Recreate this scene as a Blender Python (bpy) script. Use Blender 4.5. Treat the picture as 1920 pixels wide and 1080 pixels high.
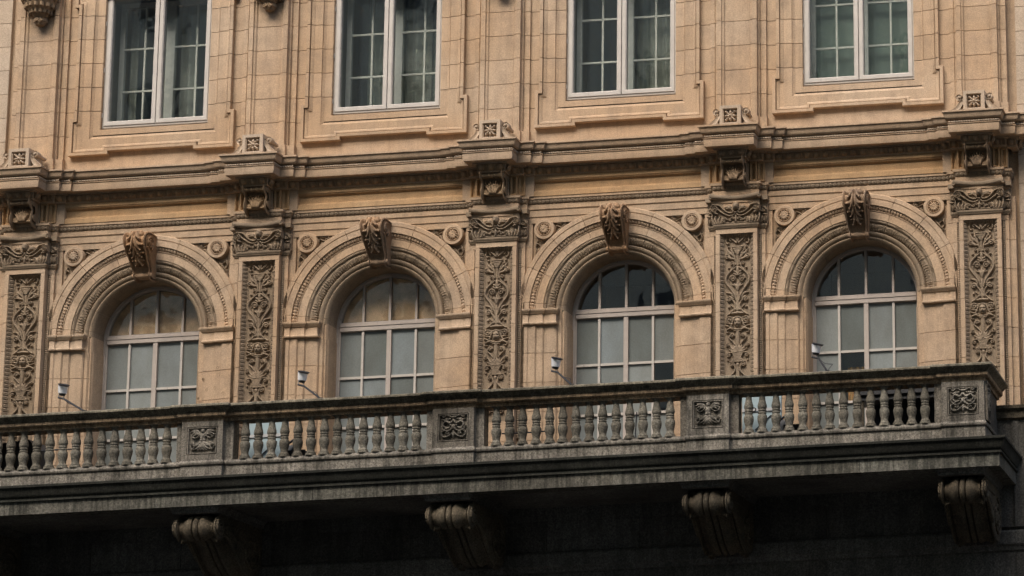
import bpy, math, random
import numpy as np
from mathutils import Matrix, Vector
random.seed(7); rng = np.random.default_rng(7)
C = bpy.context.scene.collection
for o in list(bpy.data.objects): bpy.data.objects.remove(o)
PI = math.pi
S = bpy.context.scene

# ------------------------------------------------------------------ camera
F_PX, YAW, PITCH, ROLL = 4870.594, 0.0735621, 0.1992844, -0.0368240
PPX, PPY = 2215.501, 787.388
cam = bpy.data.cameras.new('camera'); camo = bpy.data.objects.new('camera', cam); C.objects.link(camo)
fw = Vector((-math.sin(YAW)*math.cos(PITCH), math.cos(YAW)*math.cos(PITCH), math.sin(PITCH)))
rt = Vector((math.cos(YAW), math.sin(YAW), 0)); up = rt.cross(fw)
cr, sr = math.cos(ROLL), math.sin(ROLL)
R_ = cr*rt + sr*up; U_ = -sr*rt + cr*up
M = Matrix((R_, U_, -fw)).transposed().to_4x4(); M.translation = Vector((22.09894, -40.31744, 1.6))
camo.matrix_world = M
cam.sensor_fit = 'HORIZONTAL'; cam.sensor_width = 36.0; cam.lens = F_PX/1920*36.0
cam.shift_x = -(PPX-960)/1920; cam.shift_y = (PPY-540)/1920
cam.clip_start = 0.5; cam.clip_end = 2000
S.camera = camo

# ------------------------------------------------------------------ sky, sun, exposure
SUN_EL, SUN_AZ = math.radians(48), math.atan2(-0.25, -0.97)
w = bpy.data.worlds.new('World'); S.world = w; w.use_nodes = True
nt = w.node_tree; bg = nt.nodes['Background']
sky = nt.nodes.new('ShaderNodeTexSky'); sky.sky_type = 'NISHITA'; sky.sun_disc = False
sky.sun_elevation = SUN_EL; sky.sun_rotation = SUN_AZ
sky.air_density = 1.0; sky.dust_density = 5.0; sky.ozone_density = 1.0
nt.links.new(sky.outputs[0], bg.inputs[0]); bg.inputs[1].default_value = 0.125
sun = bpy.data.lights.new('sun', 'SUN'); sun.energy = 1.35; sun.angle = math.radians(42); sun.color = (1.0, 0.95, 0.88)
suno = bpy.data.objects.new('sun', sun); C.objects.link(suno)
sd = Vector((math.sin(SUN_AZ)*math.cos(SUN_EL), math.cos(SUN_AZ)*math.cos(SUN_EL), math.sin(SUN_EL)))
suno.rotation_euler = sd.to_track_quat('Z', 'Y').to_euler(); suno.location = (0, -30, 40)
S.view_settings.view_transform = 'Standard'; S.view_settings.look = 'None'
S.view_settings.exposure = 1.28; S.view_settings.gamma = 1.0; S.view_settings.use_curve_mapping = False
S.render.engine = 'CYCLES'
S.cycles.max_bounces = 6; S.cycles.diffuse_bounces = 3; S.cycles.glossy_bounces = 3
S.cycles.transparent_max_bounces = 8; S.cycles.transmission_bounces = 4
S.cycles.caustics_reflective = False; S.cycles.caustics_refractive = False

# ------------------------------------------------------------------ materials
def mat(name):
    m = bpy.data.materials.new(name); m.use_nodes = True
    t = m.node_tree; b = t.nodes['Principled BSDF']
    return m, t, b
def nn(t, typ, **kw):
    n = t.nodes.new(typ)
    for k, v in kw.items():
        if k in ('op',): n.operation = v
        else: setattr(n, k, v)
    return n
def noise(t, vec, scale, detail=4, rough=0.55, sc3=None):
    n = nn(t, 'ShaderNodeTexNoise'); n.inputs['Scale'].default_value = scale
    n.inputs['Detail'].default_value = detail; n.inputs['Roughness'].default_value = rough
    if sc3:
        mp = nn(t, 'ShaderNodeMapping'); mp.inputs['Scale'].default_value = sc3
        t.links.new(vec, mp.inputs[0]); vec = mp.outputs[0]
    t.links.new(vec, n.inputs['Vector'])
    return n.outputs['Fac']
def ramp(t, fac, stops):
    r = nn(t, 'ShaderNodeValToRGB'); e = r.color_ramp.elements
    e[0].position, e[0].color = stops[0][0], (*stops[0][1], 1)
    e[1].position, e[1].color = stops[-1][0], (*stops[-1][1], 1)
    for p, c in stops[1:-1]:
        x = e.new(p); x.color = (*c, 1)
    t.links.new(fac, r.inputs[0]); return r.outputs[0]
def mixc(t, fac, a, b, mode='MIX'):
    m = nn(t, 'ShaderNodeMix', data_type='RGBA', blend_type=mode)
    for sock, v in ((m.inputs[0], fac), (m.inputs[6], a), (m.inputs[7], b)):
        if isinstance(v, (int, float)): sock.default_value = v
        elif isinstance(v, tuple): sock.default_value = (*v, 1)
        else: t.links.new(v, sock)
    return m.outputs[2]
def g3(v): return (v, v, v)
def pos(t): return nn(t, 'ShaderNodeNewGeometry').outputs['Position']
def bump(t, b, h, strength, dist):
    n = nn(t, 'ShaderNodeBump'); n.inputs['Strength'].default_value = strength; n.inputs['Distance'].default_value = dist
    t.links.new(h, n.inputs['Height']); t.links.new(n.outputs[0], b.inputs['Normal'])

def stone(name, c1, c2, dark, stain=0.62, rough=0.85, grain=0.24):
    m, t, b = mat(name); p = pos(t)
    big = ramp(t, noise(t, p, 0.55, 3), [(0.36, c1), (0.64, c2)])
    blot = ramp(t, noise(t, p, 2.6, 8, 0.72), [(0.46, g3(0.0)), (0.70, g3(1.0))])
    col = mixc(t, mixc(t, stain, g3(0), blot), big, dark)
    streak = ramp(t, noise(t, p, 1.0, 5, 0.6, (9, 9, 0.7)), [(0.48, g3(1)), (0.74, g3(0.76))])
    col = mixc(t, 0.8, col, streak, 'MULTIPLY')
    fine = ramp(t, noise(t, p, 55, 3, 0.7), [(0.3, g3(1-grain)), (0.7, g3(1+grain))])
    col = mixc(t, 1.0, col, fine, 'MULTIPLY')
    oi = nn(t, 'ShaderNodeObjectInfo')
    rv = ramp(t, oi.outputs['Random'], [(0, (0.94, 0.93, 0.915)), (0.35, (1.0, 0.985, 0.975)), (0.7, (1.0, 1.01, 1.03)), (1, (1.06, 1.05, 1.04))])
    col = mixc(t, 1.0, col, rv, 'MULTIPLY')
    t.links.new(col, b.inputs['Base Color']); b.inputs['Roughness'].default_value = rough
    b.inputs['Specular IOR Level'].default_value = 0.25
    bump(t, b, noise(t, p, 38, 4, 0.7), 0.35, 0.01)
    return m
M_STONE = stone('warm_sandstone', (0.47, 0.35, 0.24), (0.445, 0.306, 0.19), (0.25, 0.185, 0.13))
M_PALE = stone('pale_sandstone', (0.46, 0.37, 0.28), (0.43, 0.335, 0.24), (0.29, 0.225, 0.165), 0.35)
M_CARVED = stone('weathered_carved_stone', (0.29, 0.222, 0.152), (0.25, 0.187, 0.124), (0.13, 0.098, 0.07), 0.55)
M_OCHRE_BOUNCE = stone('ochre_bounce_sandstone', (0.455, 0.305, 0.168), (0.43, 0.265, 0.13), (0.27, 0.17, 0.09), 0.5)  # frieze stone; warm light bounced under the cornice is put into its colour
M_KEY = stone('rust_stained_stone', (0.38, 0.225, 0.115), (0.32, 0.24, 0.17), (0.12, 0.082, 0.055), 0.8)
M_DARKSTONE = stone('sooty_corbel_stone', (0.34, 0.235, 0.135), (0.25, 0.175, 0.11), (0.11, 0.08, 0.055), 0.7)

def granite(name, c1, c2, black, amount, streaks=0.6):
    m, t, b = mat(name); p = pos(t)
    base = ramp(t, noise(t, p, 1.1, 4), [(0.36, c1), (0.66, c2)])
    spk = ramp(t, noise(t, p, 34, 4, 0.85), [(0.36, g3(0.45)), (0.5, g3(1.0)), (0.64, g3(1.75))])
    base = mixc(t, 1.0, base, spk, 'MULTIPLY')
    st = ramp(t, noise(t, p, 1.6, 7, 0.68, (7, 7, 0.5)), [(0.46, g3(0)), (0.58, g3(1))])
    bl = ramp(t, noise(t, p, 2.3, 8, 0.75), [(0.53, g3(0)), (0.62, g3(1))])
    f = mixc(t, streaks, bl, st)
    f = mixc(t, 1.0, f, g3(amount), 'MULTIPLY')
    col = mixc(t, f, base, black)
    blo = ramp(t, noise(t, p, 0.8, 4, 0.6), [(0.34, (0.62, 0.60, 0.56)), (0.66, (1.2, 1.17, 1.1))]); col = mixc(t, 1.0, col, blo, 'MULTIPLY')
    oi = nn(t, 'ShaderNodeObjectInfo'); rv = ramp(t, oi.outputs['Random'], [(0, (0.78, 0.76, 0.73)), (1, (1.16, 1.16, 1.15))]); col = mixc(t, 1.0, col, rv, 'MULTIPLY')
    lich = ramp(t, noise(t, p, 6, 6, 0.7), [(0.62, g3(0)), (0.70, g3(0.55))])
    col = mixc(t, lich, col, (0.125, 0.118, 0.09))
    t.links.new(col, b.inputs['Base Color']); b.inputs['Roughness'].default_value = 0.9
    b.inputs['Specular IOR Level'].default_value = 0.2
    bump(t, b, noise(t, p, 45, 5, 0.75), 0.5, 0.012)
    return m
M_GRAN = granite('grey_granite', (0.192, 0.178, 0.158), (0.23, 0.212, 0.188), (0.035, 0.034, 0.029), 0.9)
M_BAL = granite('baluster_granite', (0.15, 0.142, 0.122), (0.185, 0.172, 0.145), (0.055, 0.052, 0.045), 0.5, 0.25)
M_CAP = granite('blackened_coping_granite', (0.19, 0.17, 0.13), (0.16, 0.145, 0.115), (0.026, 0.026, 0.022), 0.85, 0.5)
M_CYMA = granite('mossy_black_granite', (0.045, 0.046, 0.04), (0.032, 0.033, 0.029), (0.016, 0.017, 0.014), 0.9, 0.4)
M_FASC = granite('streaked_fascia_granite', (0.16, 0.155, 0.138), (0.115, 0.114, 0.10), (0.03, 0.031, 0.027), 0.9, 0.75)
M_FILL = granite('brown_stained_granite', (0.30, 0.22, 0.145), (0.24, 0.185, 0.13), (0.05, 0.042, 0.033), 0.8, 0.7)
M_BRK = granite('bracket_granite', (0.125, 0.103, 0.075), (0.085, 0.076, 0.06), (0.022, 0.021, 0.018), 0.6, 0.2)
M_LOW = granite('lower_wall_granite', (0.11, 0.107, 0.10), (0.135, 0.128, 0.118), (0.045, 0.045, 0.042), 0.6)

def simple(name, col, rough=0.5, metal=0.0, var=0.0, scale=8):
    m, t, b = mat(name)
    b.inputs['Base Color'].default_value = (*col, 1); b.inputs['Roughness'].default_value = rough; b.inputs['Metallic'].default_value = metal
    if var:
        p = pos(t)
        f = ramp(t, noise(t, p, scale, 6, 0.65), [(0.35, tuple(c*(1-var) for c in col)), (0.65, tuple(min(1, c*(1+var*0.6)) for c in col))])
        t.links.new(f, b.inputs['Base Color'])
    return m
def paint(name, col):
    m, t, b = mat(name); p = pos(t)
    base = ramp(t, noise(t, p, 5, 5), [(0.35, tuple(c*0.88 for c in col)), (0.65, col)])
    peel = ramp(t, noise(t, p, 26, 7, 0.75, (1, 1, 0.35)), [(0.60, g3(0)), (0.66, g3(0.85))])
    colr = mixc(t, peel, base, (0.24, 0.2, 0.17))
    t.links.new(colr, b.inputs['Base Color']); b.inputs['Roughness'].default_value = 0.55
    bump(t, b, noise(t, p, 60, 4), 0.2, 0.004)
    return m
M_PAINT = paint('peeling_white_paint', (0.49, 0.45, 0.40))
M_PAINT2 = paint('pinkish_cream_paint', (0.43, 0.37, 0.32))
M_INNER = simple('inner_white_paint', (0.62, 0.62, 0.56), 0.5, 0, 0.1)
M_BLACK = simple('black_metal', (0.012, 0.012, 0.013), 0.45)
M_LAMP = simple('white_lamp_shell', (0.78, 0.79, 0.80), 0.35)
M_ROOM = simple('dim_room', (0.40, 0.39, 0.32), 0.9)
M_CURT = simple('grey_curtain', (0.50, 0.50, 0.44), 0.9, 0, 0.25, 3)
M_CURT2 = simple('dull_green_curtain', (0.30, 0.315, 0.26), 0.9, 0, 0.35, 3)
M_BLIND = simple('green_grey_blind', (0.27, 0.335, 0.285), 0.8, 0, 0.15, 2)
M_BROWN_REFL = simple('brown_lunette_reflection', (0.74, 0.49, 0.29), 0.8, 0, 0.45, 2.2)  # colour of a warm building mirrored in the lunettes, painted on a sheet
M_ORANGE_REFL = simple('orange_pane_reflection', (0.62, 0.36, 0.12), 0.8, 0, 0.5, 9)  # colour of the orange reflection in one dark pane, painted on a sheet
M_ROAD = simple('asphalt', (0.04, 0.04, 0.04), 0.9, 0, 0.2, 3)
M_PAVE = simple('pavement_stone', (0.08, 0.078, 0.074), 0.9, 0, 0.2, 3)
M_BLUE = simple('pale_blue_board', (0.34, 0.43, 0.45), 0.4, 0, 0.06, 2)
M_GREYPL = simple('pale_grey_plastic', (0.45, 0.45, 0.44), 0.4)
M_DKMET = simple('dark_painted_steel', (0.022, 0.022, 0.023), 0.6, 0, 0.3, 10)

def glass(name, refl_rough=0.02, tint=(0.965, 0.98, 0.97), wav=0.15):
    m, t, b = mat(name); t.nodes.remove(b)
    out = t.nodes['Material Output']
    tr = nn(t, 'ShaderNodeBsdfTransparent'); tr.inputs[0].default_value = (*tint, 1)
    gl = nn(t, 'ShaderNodeBsdfGlossy'); gl.inputs['Roughness'].default_value = refl_rough
    fr = nn(t, 'ShaderNodeFresnel'); gm = nn(t, 'ShaderNodeNewGeometry'); iv = nn(t, 'ShaderNodeMapRange')
    iv.inputs[3].default_value = 2.0; iv.inputs[4].default_value = 1/2.0
    t.links.new(gm.outputs['Backfacing'], iv.inputs[0]); t.links.new(iv.outputs[0], fr.inputs['IOR'])
    mx = nn(t, 'ShaderNodeMixShader'); p = pos(t)
    bp = nn(t, 'ShaderNodeBump'); bp.inputs['Strength'].default_value = wav; bp.inputs['Distance'].default_value = 0.02
    t.links.new(noise(t, p, 2.2, 2), bp.inputs['Height']); t.links.new(bp.outputs[0], gl.inputs['Normal'])
    t.links.new(fr.outputs[0], mx.inputs[0]); t.links.new(tr.outputs[0], mx.inputs[1]); t.links.new(gl.outputs[0], mx.inputs[2])
    t.links.new(mx.outputs[0], out.inputs[0]); return m
M_GLASS = glass('window_glass')
def frosted(name, c1, c2):
    m, t, b = mat(name); p = pos(t)
    col = ramp(t, noise(t, p, 2.0, 6, 0.6, (1.6, 1, 0.8)), [(0.34, c1), (0.66, c2)])
    g = ramp(t, noise(t, p, 45, 3, 0.7), [(0.3, g3(0.9)), (0.7, g3(1.1))])
    col = mixc(t, 1.0, col, g, 'MULTIPLY')
    oi = nn(t, 'ShaderNodeObjectInfo'); rv = ramp(t, oi.outputs['Random'], [(0, (0.66, 0.67, 0.64)), (0.45, (1.0, 0.99, 0.96)), (0.75, (1.04, 1.07, 1.09)), (1, (1.22, 1.2, 1.16))])
    col = mixc(t, 1.0, col, rv, 'MULTIPLY')
    t.links.new(col, b.inputs['Base Color']); b.inputs['Roughness'].default_value = 0.1
    b.inputs['Specular IOR Level'].default_value = 0.5
    return m
M_FROST = frosted('whitewashed_glass', (0.178, 0.19, 0.182), (0.215, 0.236, 0.234))

# ------------------------------------------------------------------ mesh helpers
class MB:
    def __init__(s): s.v = []; s.f = []
    def add(s, V, Fc):
        o = len(s.v); s.v.extend([tuple(map(float, q)) for q in V]); s.f.extend([tuple(o+i for i in q) for q in Fc])
    def box(s, x0, x1, y0, y1, z0, z1):
        V = [(x, y, z) for x in (x0, x1) for y in (y0, y1) for z in (z0, z1)]
        s.add(V, [(0,1,3,2), (4,6,7,5), (0,4,5,1), (2,3,7,6), (0,2,6,4), (1,5,7,3)])
    def prism(s, poly, z0, z1):                        # poly (x,y) extruded in z
        n = len(poly); V = [(x, y, z0) for x, y in poly]+[(x, y, z1) for x, y in poly]
        s.add(V, [(i, (i+1) % n, n+(i+1) % n, n+i) for i in range(n)]+[tuple(range(n-1, -1, -1)), tuple(range(n, 2*n))])
    def grid(s, P, closed_u=False):                    # P[nu][nv] of points
        nu, nv = len(P), len(P[0]); V = [q for r in P for q in r]; Fc = []
        for i in range(nu if closed_u else nu-1):
            j = (i+1) % nu
            for k in range(nv-1): Fc.append((i*nv+k, j*nv+k, j*nv+k+1, i*nv+k+1))
        s.add(V, Fc)
    def tube(s, pts, r, n=8, caps=True):
        pts = [Vector(p) for p in pts]; rs = r if hasattr(r, '__len__') else [r]*len(pts); P = []
        for i, p in enumerate(pts):
            d = (pts[min(i+1, len(pts)-1)]-pts[max(i-1, 0)]).normalized()
            a = Vector((0, 0, 1)) if abs(d.z) < 0.9 else Vector((1, 0, 0))
            e1 = d.cross(a).normalized(); e2 = d.cross(e1)
            P.append([tuple(p+rs[i]*(math.cos(t)*e1+math.sin(t)*e2)) for t in [2*PI*k/n for k in range(n+1)]])
        s.grid(P)
        if caps:
            for row in (P[0], P[-1]): s.add(row[:-1], [tuple(range(n))])
    def lathe(s, prof, cx=0, cy=0, n=20, axis='z'):    # prof (r,h)
        P = []
        for r, h in prof:
            row = []
            for k in range(n+1):
                t = 2*PI*k/n; a, b_ = r*math.cos(t), r*math.sin(t)
                row.append((cx+a, cy+b_, h) if axis == 'z' else (h, cx+a, cy+b_) if axis == 'x' else (cx+a, h, cy+b_))
            P.append(row)
        s.grid(P)
    def ell(s, c, r, n=10):
        P = []
        for i in range(n//2+1):
            a = PI*i/(n//2)
            P.append([(c[0]+r[0]*math.sin(a)*math.cos(2*PI*k/n), c[1]+r[1]*math.sin(a)*math.sin(2*PI*k/n), c[2]+r[2]*math.cos(a)) for k in range(n+1)])
        s.grid(P)
    def mesh(s, name, smooth=30):
        me = bpy.data.meshes.new(name); me.from_pydata(s.v, [], s.f); fix(me, smooth); return me
def fix(me, smooth):
    import bmesh
    b = bmesh.new(); b.from_mesh(me); bmesh.ops.remove_doubles(b, verts=b.verts, dist=1e-5)
    bmesh.ops.recalc_face_normals(b, faces=b.faces); b.to_mesh(me); b.free()
    if smooth:
        me.polygons.foreach_set('use_smooth', [True]*len(me.polygons)); me.set_sharp_from_angle(angle=math.radians(smooth))

WL = {}
def link(name, me, m, parent=None, loc=(0, 0, 0), rot=None):
    if isinstance(me, MB): me = me.mesh(name)
    if me is not None and m is not None and not me.materials: me.materials.append(m)
    o = bpy.data.objects.new(name, me); C.objects.link(o)
    l = Vector(loc)
    if parent is not None:
        o.parent = parent; o.location = l-WL[parent]
    else: o.location = l
    WL[o] = l
    if rot: o.rotation_euler = rot
    return o
def thing(name, label, cat, loc=(0, 0, 0), group=None):
    o = link(name, None, None, None, loc); o.empty_display_size = 0.3
    o['label'] = label; o['category'] = cat
    if group: o['group'] = group
    return o
def tag(o, label, cat, group=None):
    o['label'] = label; o['category'] = cat
    if group: o['group'] = group
    return o

# profile sweep along an axis-aligned (mitred) path.  path: 2D points; profile: (d outward, h)
def offs(path, d, closed=False):
    n = len(path); out = []
    for i in range(n):
        ns = []
        for a, b_ in ((i-1, i), (i, i+1)):
            if not closed and (a < 0 or b_ >= n): continue
            p, q = path[a % n], path[b_ % n]; dx, dy = q[0]-p[0], q[1]-p[1]; L = math.hypot(dx, dy)
            ns.append((dy/L, -dx/L))
        if len(ns) == 1: ox, oy = ns[0]
        else:
            (a1, b1), (a2, b2) = ns; k = 1+a1*a2+b1*b2
            ox, oy = (a1+a2)/k, (b1+b2)/k
        out.append((path[i][0]+d*ox, path[i][1]+d*oy))
    return out
def sweep(mb, path, prof, closed=False, plane='xy', caps=True):
    rows = []
    for d, h in prof:
        o = offs(path, d, closed)
        if closed: o = o+[o[0]]
        rows.append([(x, y, h) if plane == 'xy' else (x, h, y) for x, y in o])
    mb.grid(rows)
    if caps and not closed:
        for k in (0, -1): mb.add([r[k] for r in rows], [tuple(range(len(rows)))])

def catmull(pts, n=12):
    p = [np.array(q, float) for q in pts]; p = [2*p[0]-p[1]]+p+[2*p[-1]-p[-2]]; out = []
    for i in range(1, len(p)-2):
        for k in range(n):
            t = k/n; a, b_, c, d = p[i-1], p[i], p[i+1], p[i+2]
            out.append(0.5*((2*b_)+(-a+c)*t+(2*a-5*b_+4*c-d)*t*t+(-a+3*b_-3*c+d)*t**3))
    out.append(p[-2]); return out
class Relief:                                           # carved height field on a rectangle
    def __init__(s, x0, x1, z0, z1, res):
        s.x0, s.z0 = x0, z0; s.nx = int(round((x1-x0)/res))+1; s.nz = int(round((z1-z0)/res))+1
        s.xs = np.linspace(x0, x1, s.nx); s.zs = np.linspace(z0, z1, s.nz); s.res = res; s.H = np.zeros((s.nz, s.nx))
    def dab(s, x, z, rx, h, rz=None, groove=0.0, pw=0.5, ang=0.0):
        rz = rz or rx; R = max(rx, rz)
        i0, i1 = np.searchsorted(s.xs, (x-R, x+R)); k0, k1 = np.searchsorted(s.zs, (z-R, z+R))
        if i1 <= i0 or k1 <= k0: return
        X, Z = np.meshgrid(s.xs[i0:i1]-x, s.zs[k0:k1]-z)
        if ang: ca, sa = math.cos(ang), math.sin(ang); X, Z = ca*X+sa*Z, -sa*X+ca*Z
        d2 = (X/rx)**2+(Z/rz)**2
        v = h*np.maximum(0, 1-d2)**pw
        if groove: v = v*(1-groove*np.exp(-d2/0.10))
        W = s.H[k0:k1, i0:i1]; np.maximum(W, v, out=W)
    def stroke(s, pts, r0, r1=None, h=0.03, n=12, pw=0.5, mid=None):
        c = catmull(pts, n); r1 = r0 if r1 is None else r1; L = [0]
        for a, b_ in zip(c, c[1:]): L.append(L[-1]+float(np.linalg.norm(b_-a)))
        T = L[-1]; m = max(4, int(T/(s.res*0.8)))
        for u in np.linspace(0, T, m):
            k = min(max(np.searchsorted(L, u)-1, 0), len(c)-2); f = (u-L[k])/max(L[k+1]-L[k], 1e-9); q = c[k]*(1-f)+c[k+1]*f
            t = u/T; r = r0*(1-t)+r1*t
            if mid is not None: r = (r0*(1-2*t)+mid*2*t) if t < .5 else (mid*(2-2*t)+r1*(2*t-1))
            s.dab(q[0], q[1], r, h*min(1.0, 0.45+0.55*r/max(r0, mid or 0, r1)), pw=pw)
    def leaf(s, a, b_, wdt, h=0.03, bend=0.0):
        a, b_ = np.array(a, float), np.array(b_, float); m = (a+b_)/2+bend*np.array([-(b_-a)[1], (b_-a)[0]])
        s.stroke([a, m, b_], wdt*0.35, wdt*0.15, h, mid=wdt*0.5)
    def spiral(s, c, r, turns=1.6, a0=0.0, sgn=1, w0=0.012, h=0.03, eye=True):
        pts = []
        for k in range(int(turns*14)+1):
            t = k/(turns*14); a = a0+sgn*t*turns*2*PI; rr = r*(1-0.82*t); pts.append((c[0]+rr*math.cos(a), c[1]+rr*math.sin(a)))
        s.stroke(pts, w0, w0*0.7, h, n=3)
        if eye: s.dab(c[0], c[1], w0*1.15, h*1.15)
    def mirror(s): s.H = np.maximum(s.H, s.H[:, ::-1])
    def rough(s, a): s.H += rng.normal(0, a, s.H.shape)*(s.H > 0.002)
    def build(s, cull=False, y=0.0, base=None, mapf=None):
        X, Z = np.meshgrid(s.xs, s.zs); Y = y-s.H-(base if base is not None else 0)
        V = np.stack([X, Y, Z], -1).reshape(-1, 3)
        if mapf is not None: V = mapf(V)
        idx = np.arange(s.nx*s.nz).reshape(s.nz, s.nx)
        Q = np.stack([idx[:-1, :-1], idx[:-1, 1:], idx[1:, 1:], idx[1:, :-1]], -1).reshape(-1, 4)
        if cull:
            h = s.H.reshape(-1); Q = Q[h[Q].max(1) > 0.0015]; u = np.unique(Q); rm = np.zeros(len(V), int); rm[u] = np.arange(len(u)); V = V[u]; Q = rm[Q]
        me = bpy.data.meshes.new('relief'); me.from_pydata(V.tolist(), [], Q.tolist())
        me.polygons.foreach_set('use_smooth', [True]*len(me.polygons)); me.set_sharp_from_angle(angle=math.radians(65)); return me

def relief_band(L, prof, disp, du):                     # straight ornamented moulding, local x in [0,L]; prof [(d(front), z)]
    n = max(2, int(L/du)); us = np.linspace(0, L, n+1); P = np.array(prof, float)
    t = np.gradient(P, axis=0); nr = np.stack([t[:, 1], -t[:, 0]], -1); nr /= np.linalg.norm(nr, axis=1)[:, None]
    vs = np.linspace(0, 1, len(P)); rows = []
    Uu, Vv = np.meshgrid(us, vs, indexing='ij'); D = disp(Uu, Vv)
    d = P[None, :, 0]+D*nr[None, :, 0]; z = P[None, :, 1]+D*nr[None, :, 1]
    V = np.stack([Uu, -d, z], -1); nv = len(P); idx = np.arange((n+1)*nv).reshape(n+1, nv)
    Q = np.stack([idx[:-1, :-1], idx[1:, :-1], idx[1:, 1:], idx[:-1, 1:]], -1).reshape(-1, 4)
    me = bpy.data.meshes.new('band'); me.from_pydata(V.reshape(-1, 3).tolist(), [], Q.tolist())
    me.polygons.foreach_set('use_smooth', [True]*len(me.polygons)); return me
def lin(a, b_, n): return [(a[0]+(b_[0]-a[0])*k/n, a[1]+(b_[1]-a[1])*k/n) for k in range(n+1)]
def beads(per, h):                                      # pattern functions (u along, v across 0..1)
    return lambda u, v: h*np.sqrt(np.maximum(0, 1-(2*np.abs((u/per) % 1-0.5)/0.92)**2-((v-0.5)/0.5)**2*0.9))
def eggs(per, h):
    def f(u, v):
        a = (u/per) % 1
        e = np.sqrt(np.maximum(0, 1-((a-0.5)/0.30)**2-((v-0.5)/0.55)**2)); d = np.maximum(0, 1-np.abs(((a+0.5) % 1)-0.5)/0.10)*(0.4+0.6*(1-v))*0.6
        return h*np.maximum(e, d)
    return f
def leaves(per, h):
    def f(u, v):
        a = ((u/per) % 1)-0.5; e = np.maximum(0, 1-(np.abs(a)/(0.12+0.36*np.sin(np.clip(v, 0, 1)*PI)))**2); vein = 1-0.55*np.exp(-(a/0.07)**2)
        return h*np.sqrt(e)*vein
    return f
def acanth(per, h):
    def f(u, v):
        def lf(ph, k, wd):
            a = ((u/per+ph+.10*np.sin(v*5+ph*6)) % 1)-0.5; e = np.maximum(0, 1-(np.abs(a)/(wd*(.25+np.sin(np.clip(v*k, 0, 1)*PI))))**2)
            return np.sqrt(e)*(1-0.5*np.exp(-(a/.06)**2))
        return h*np.maximum(lf(0, .95, .40), .72*lf(.5, 1.25, .34))*np.clip(v*6, 0, 1)*np.clip((1-v)*6, 0, 1)
    return f

BAYS = [2.0, 6.0, 10.0, 14.0]; PIL = [0.0, 4.0, 8.0, 12.0, 16.0]; ZS = 12.12; TOP = 18.95

# ------------------------------------------------------------------ street
g = MB(); g.add([(-600, -700, 0), (640, -700, 0), (640, 300, 0), (-600, 300, 0)], [(0, 1, 2, 3)]); o = link('street', g, M_ROAD); o['kind'] = 'structure'
g = MB(); g.box(-60, 80, -4.2, 1.0, -0.05, 0.13); o = link('pavement', g, M_PAVE); o['kind'] = 'structure'

# ================================================================== BUILDING
B = thing('ornate_building', 'ornate sandstone building with arched windows, carved pilasters and white upper casements', 'building', (8, 0, 0))

# ---- carcass behind the stones
mb = MB()
for i in range(5):
    x = PIL[i]; mb.box(x-0.9, x+0.9, 0.13, 3.0, 0, TOP)
for c in BAYS:
    mb.box(c-1.12, c+1.12, 0.10, 3.0, 13.25, 15.60); mb.box(c-1.12, c+1.12, 0.16, 3.0, 0, 9.30); mb.box(c-1.12, c+1.12, 0.3, 3.0, 18.15, TOP)
mb.box(-12, -0.85, 0.09, 3.0, 0, TOP); mb.box(16.85, 30, 0.09, 3.0, 0, TOP); mb.box(-12, 30, 3.004, 3.3, 0, TOP)
mb.box(-12, 30, 0.0, 3.3, TOP+0.004, TOP+0.4)
link('core_wall', mb, M_STONE, B, (0, 0, 0))

GAP = 0.005
def course_blocks(name, poly, zcuts, m, parent, loc):
    for z0, z1 in zip(zcuts, zcuts[1:]):
        mb = MB(); mb.prism(poly, z0+GAP, z1-GAP); link(name, mb, m, parent, loc)
_cache = {}
def cached(key, fn):
    if key not in _cache: _cache[key] = fn()
    return _cache[key]

# ---- lower pilasters -------------------------------------------------
ZL = [9.2, 9.96, 10.44, 10.925, 11.41, 11.895, 12.38, 12.865, 13.20]
low_poly = [(-0.56, 0.10), (-0.56, -0.05), (-0.455, -0.05), (-0.455, -0.10), (-0.395, -0.10), (-0.395, -0.07), (-0.342, -0.07), (-0.342, -0.20), (-0.277, -0.20), (-0.277, -0.105)]
low_poly = low_poly+[(-x, y) for x, y in reversed(low_poly)]
top_poly = [(-0.56, 0.10), (-0.56, -0.05), (-0.455, -0.05), (-0.455, -0.10), (-0.342, -0.10), (-0.342, -0.20)]
top_poly = top_poly+[(-x, y) for x, y in reversed(top_poly)]

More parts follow.
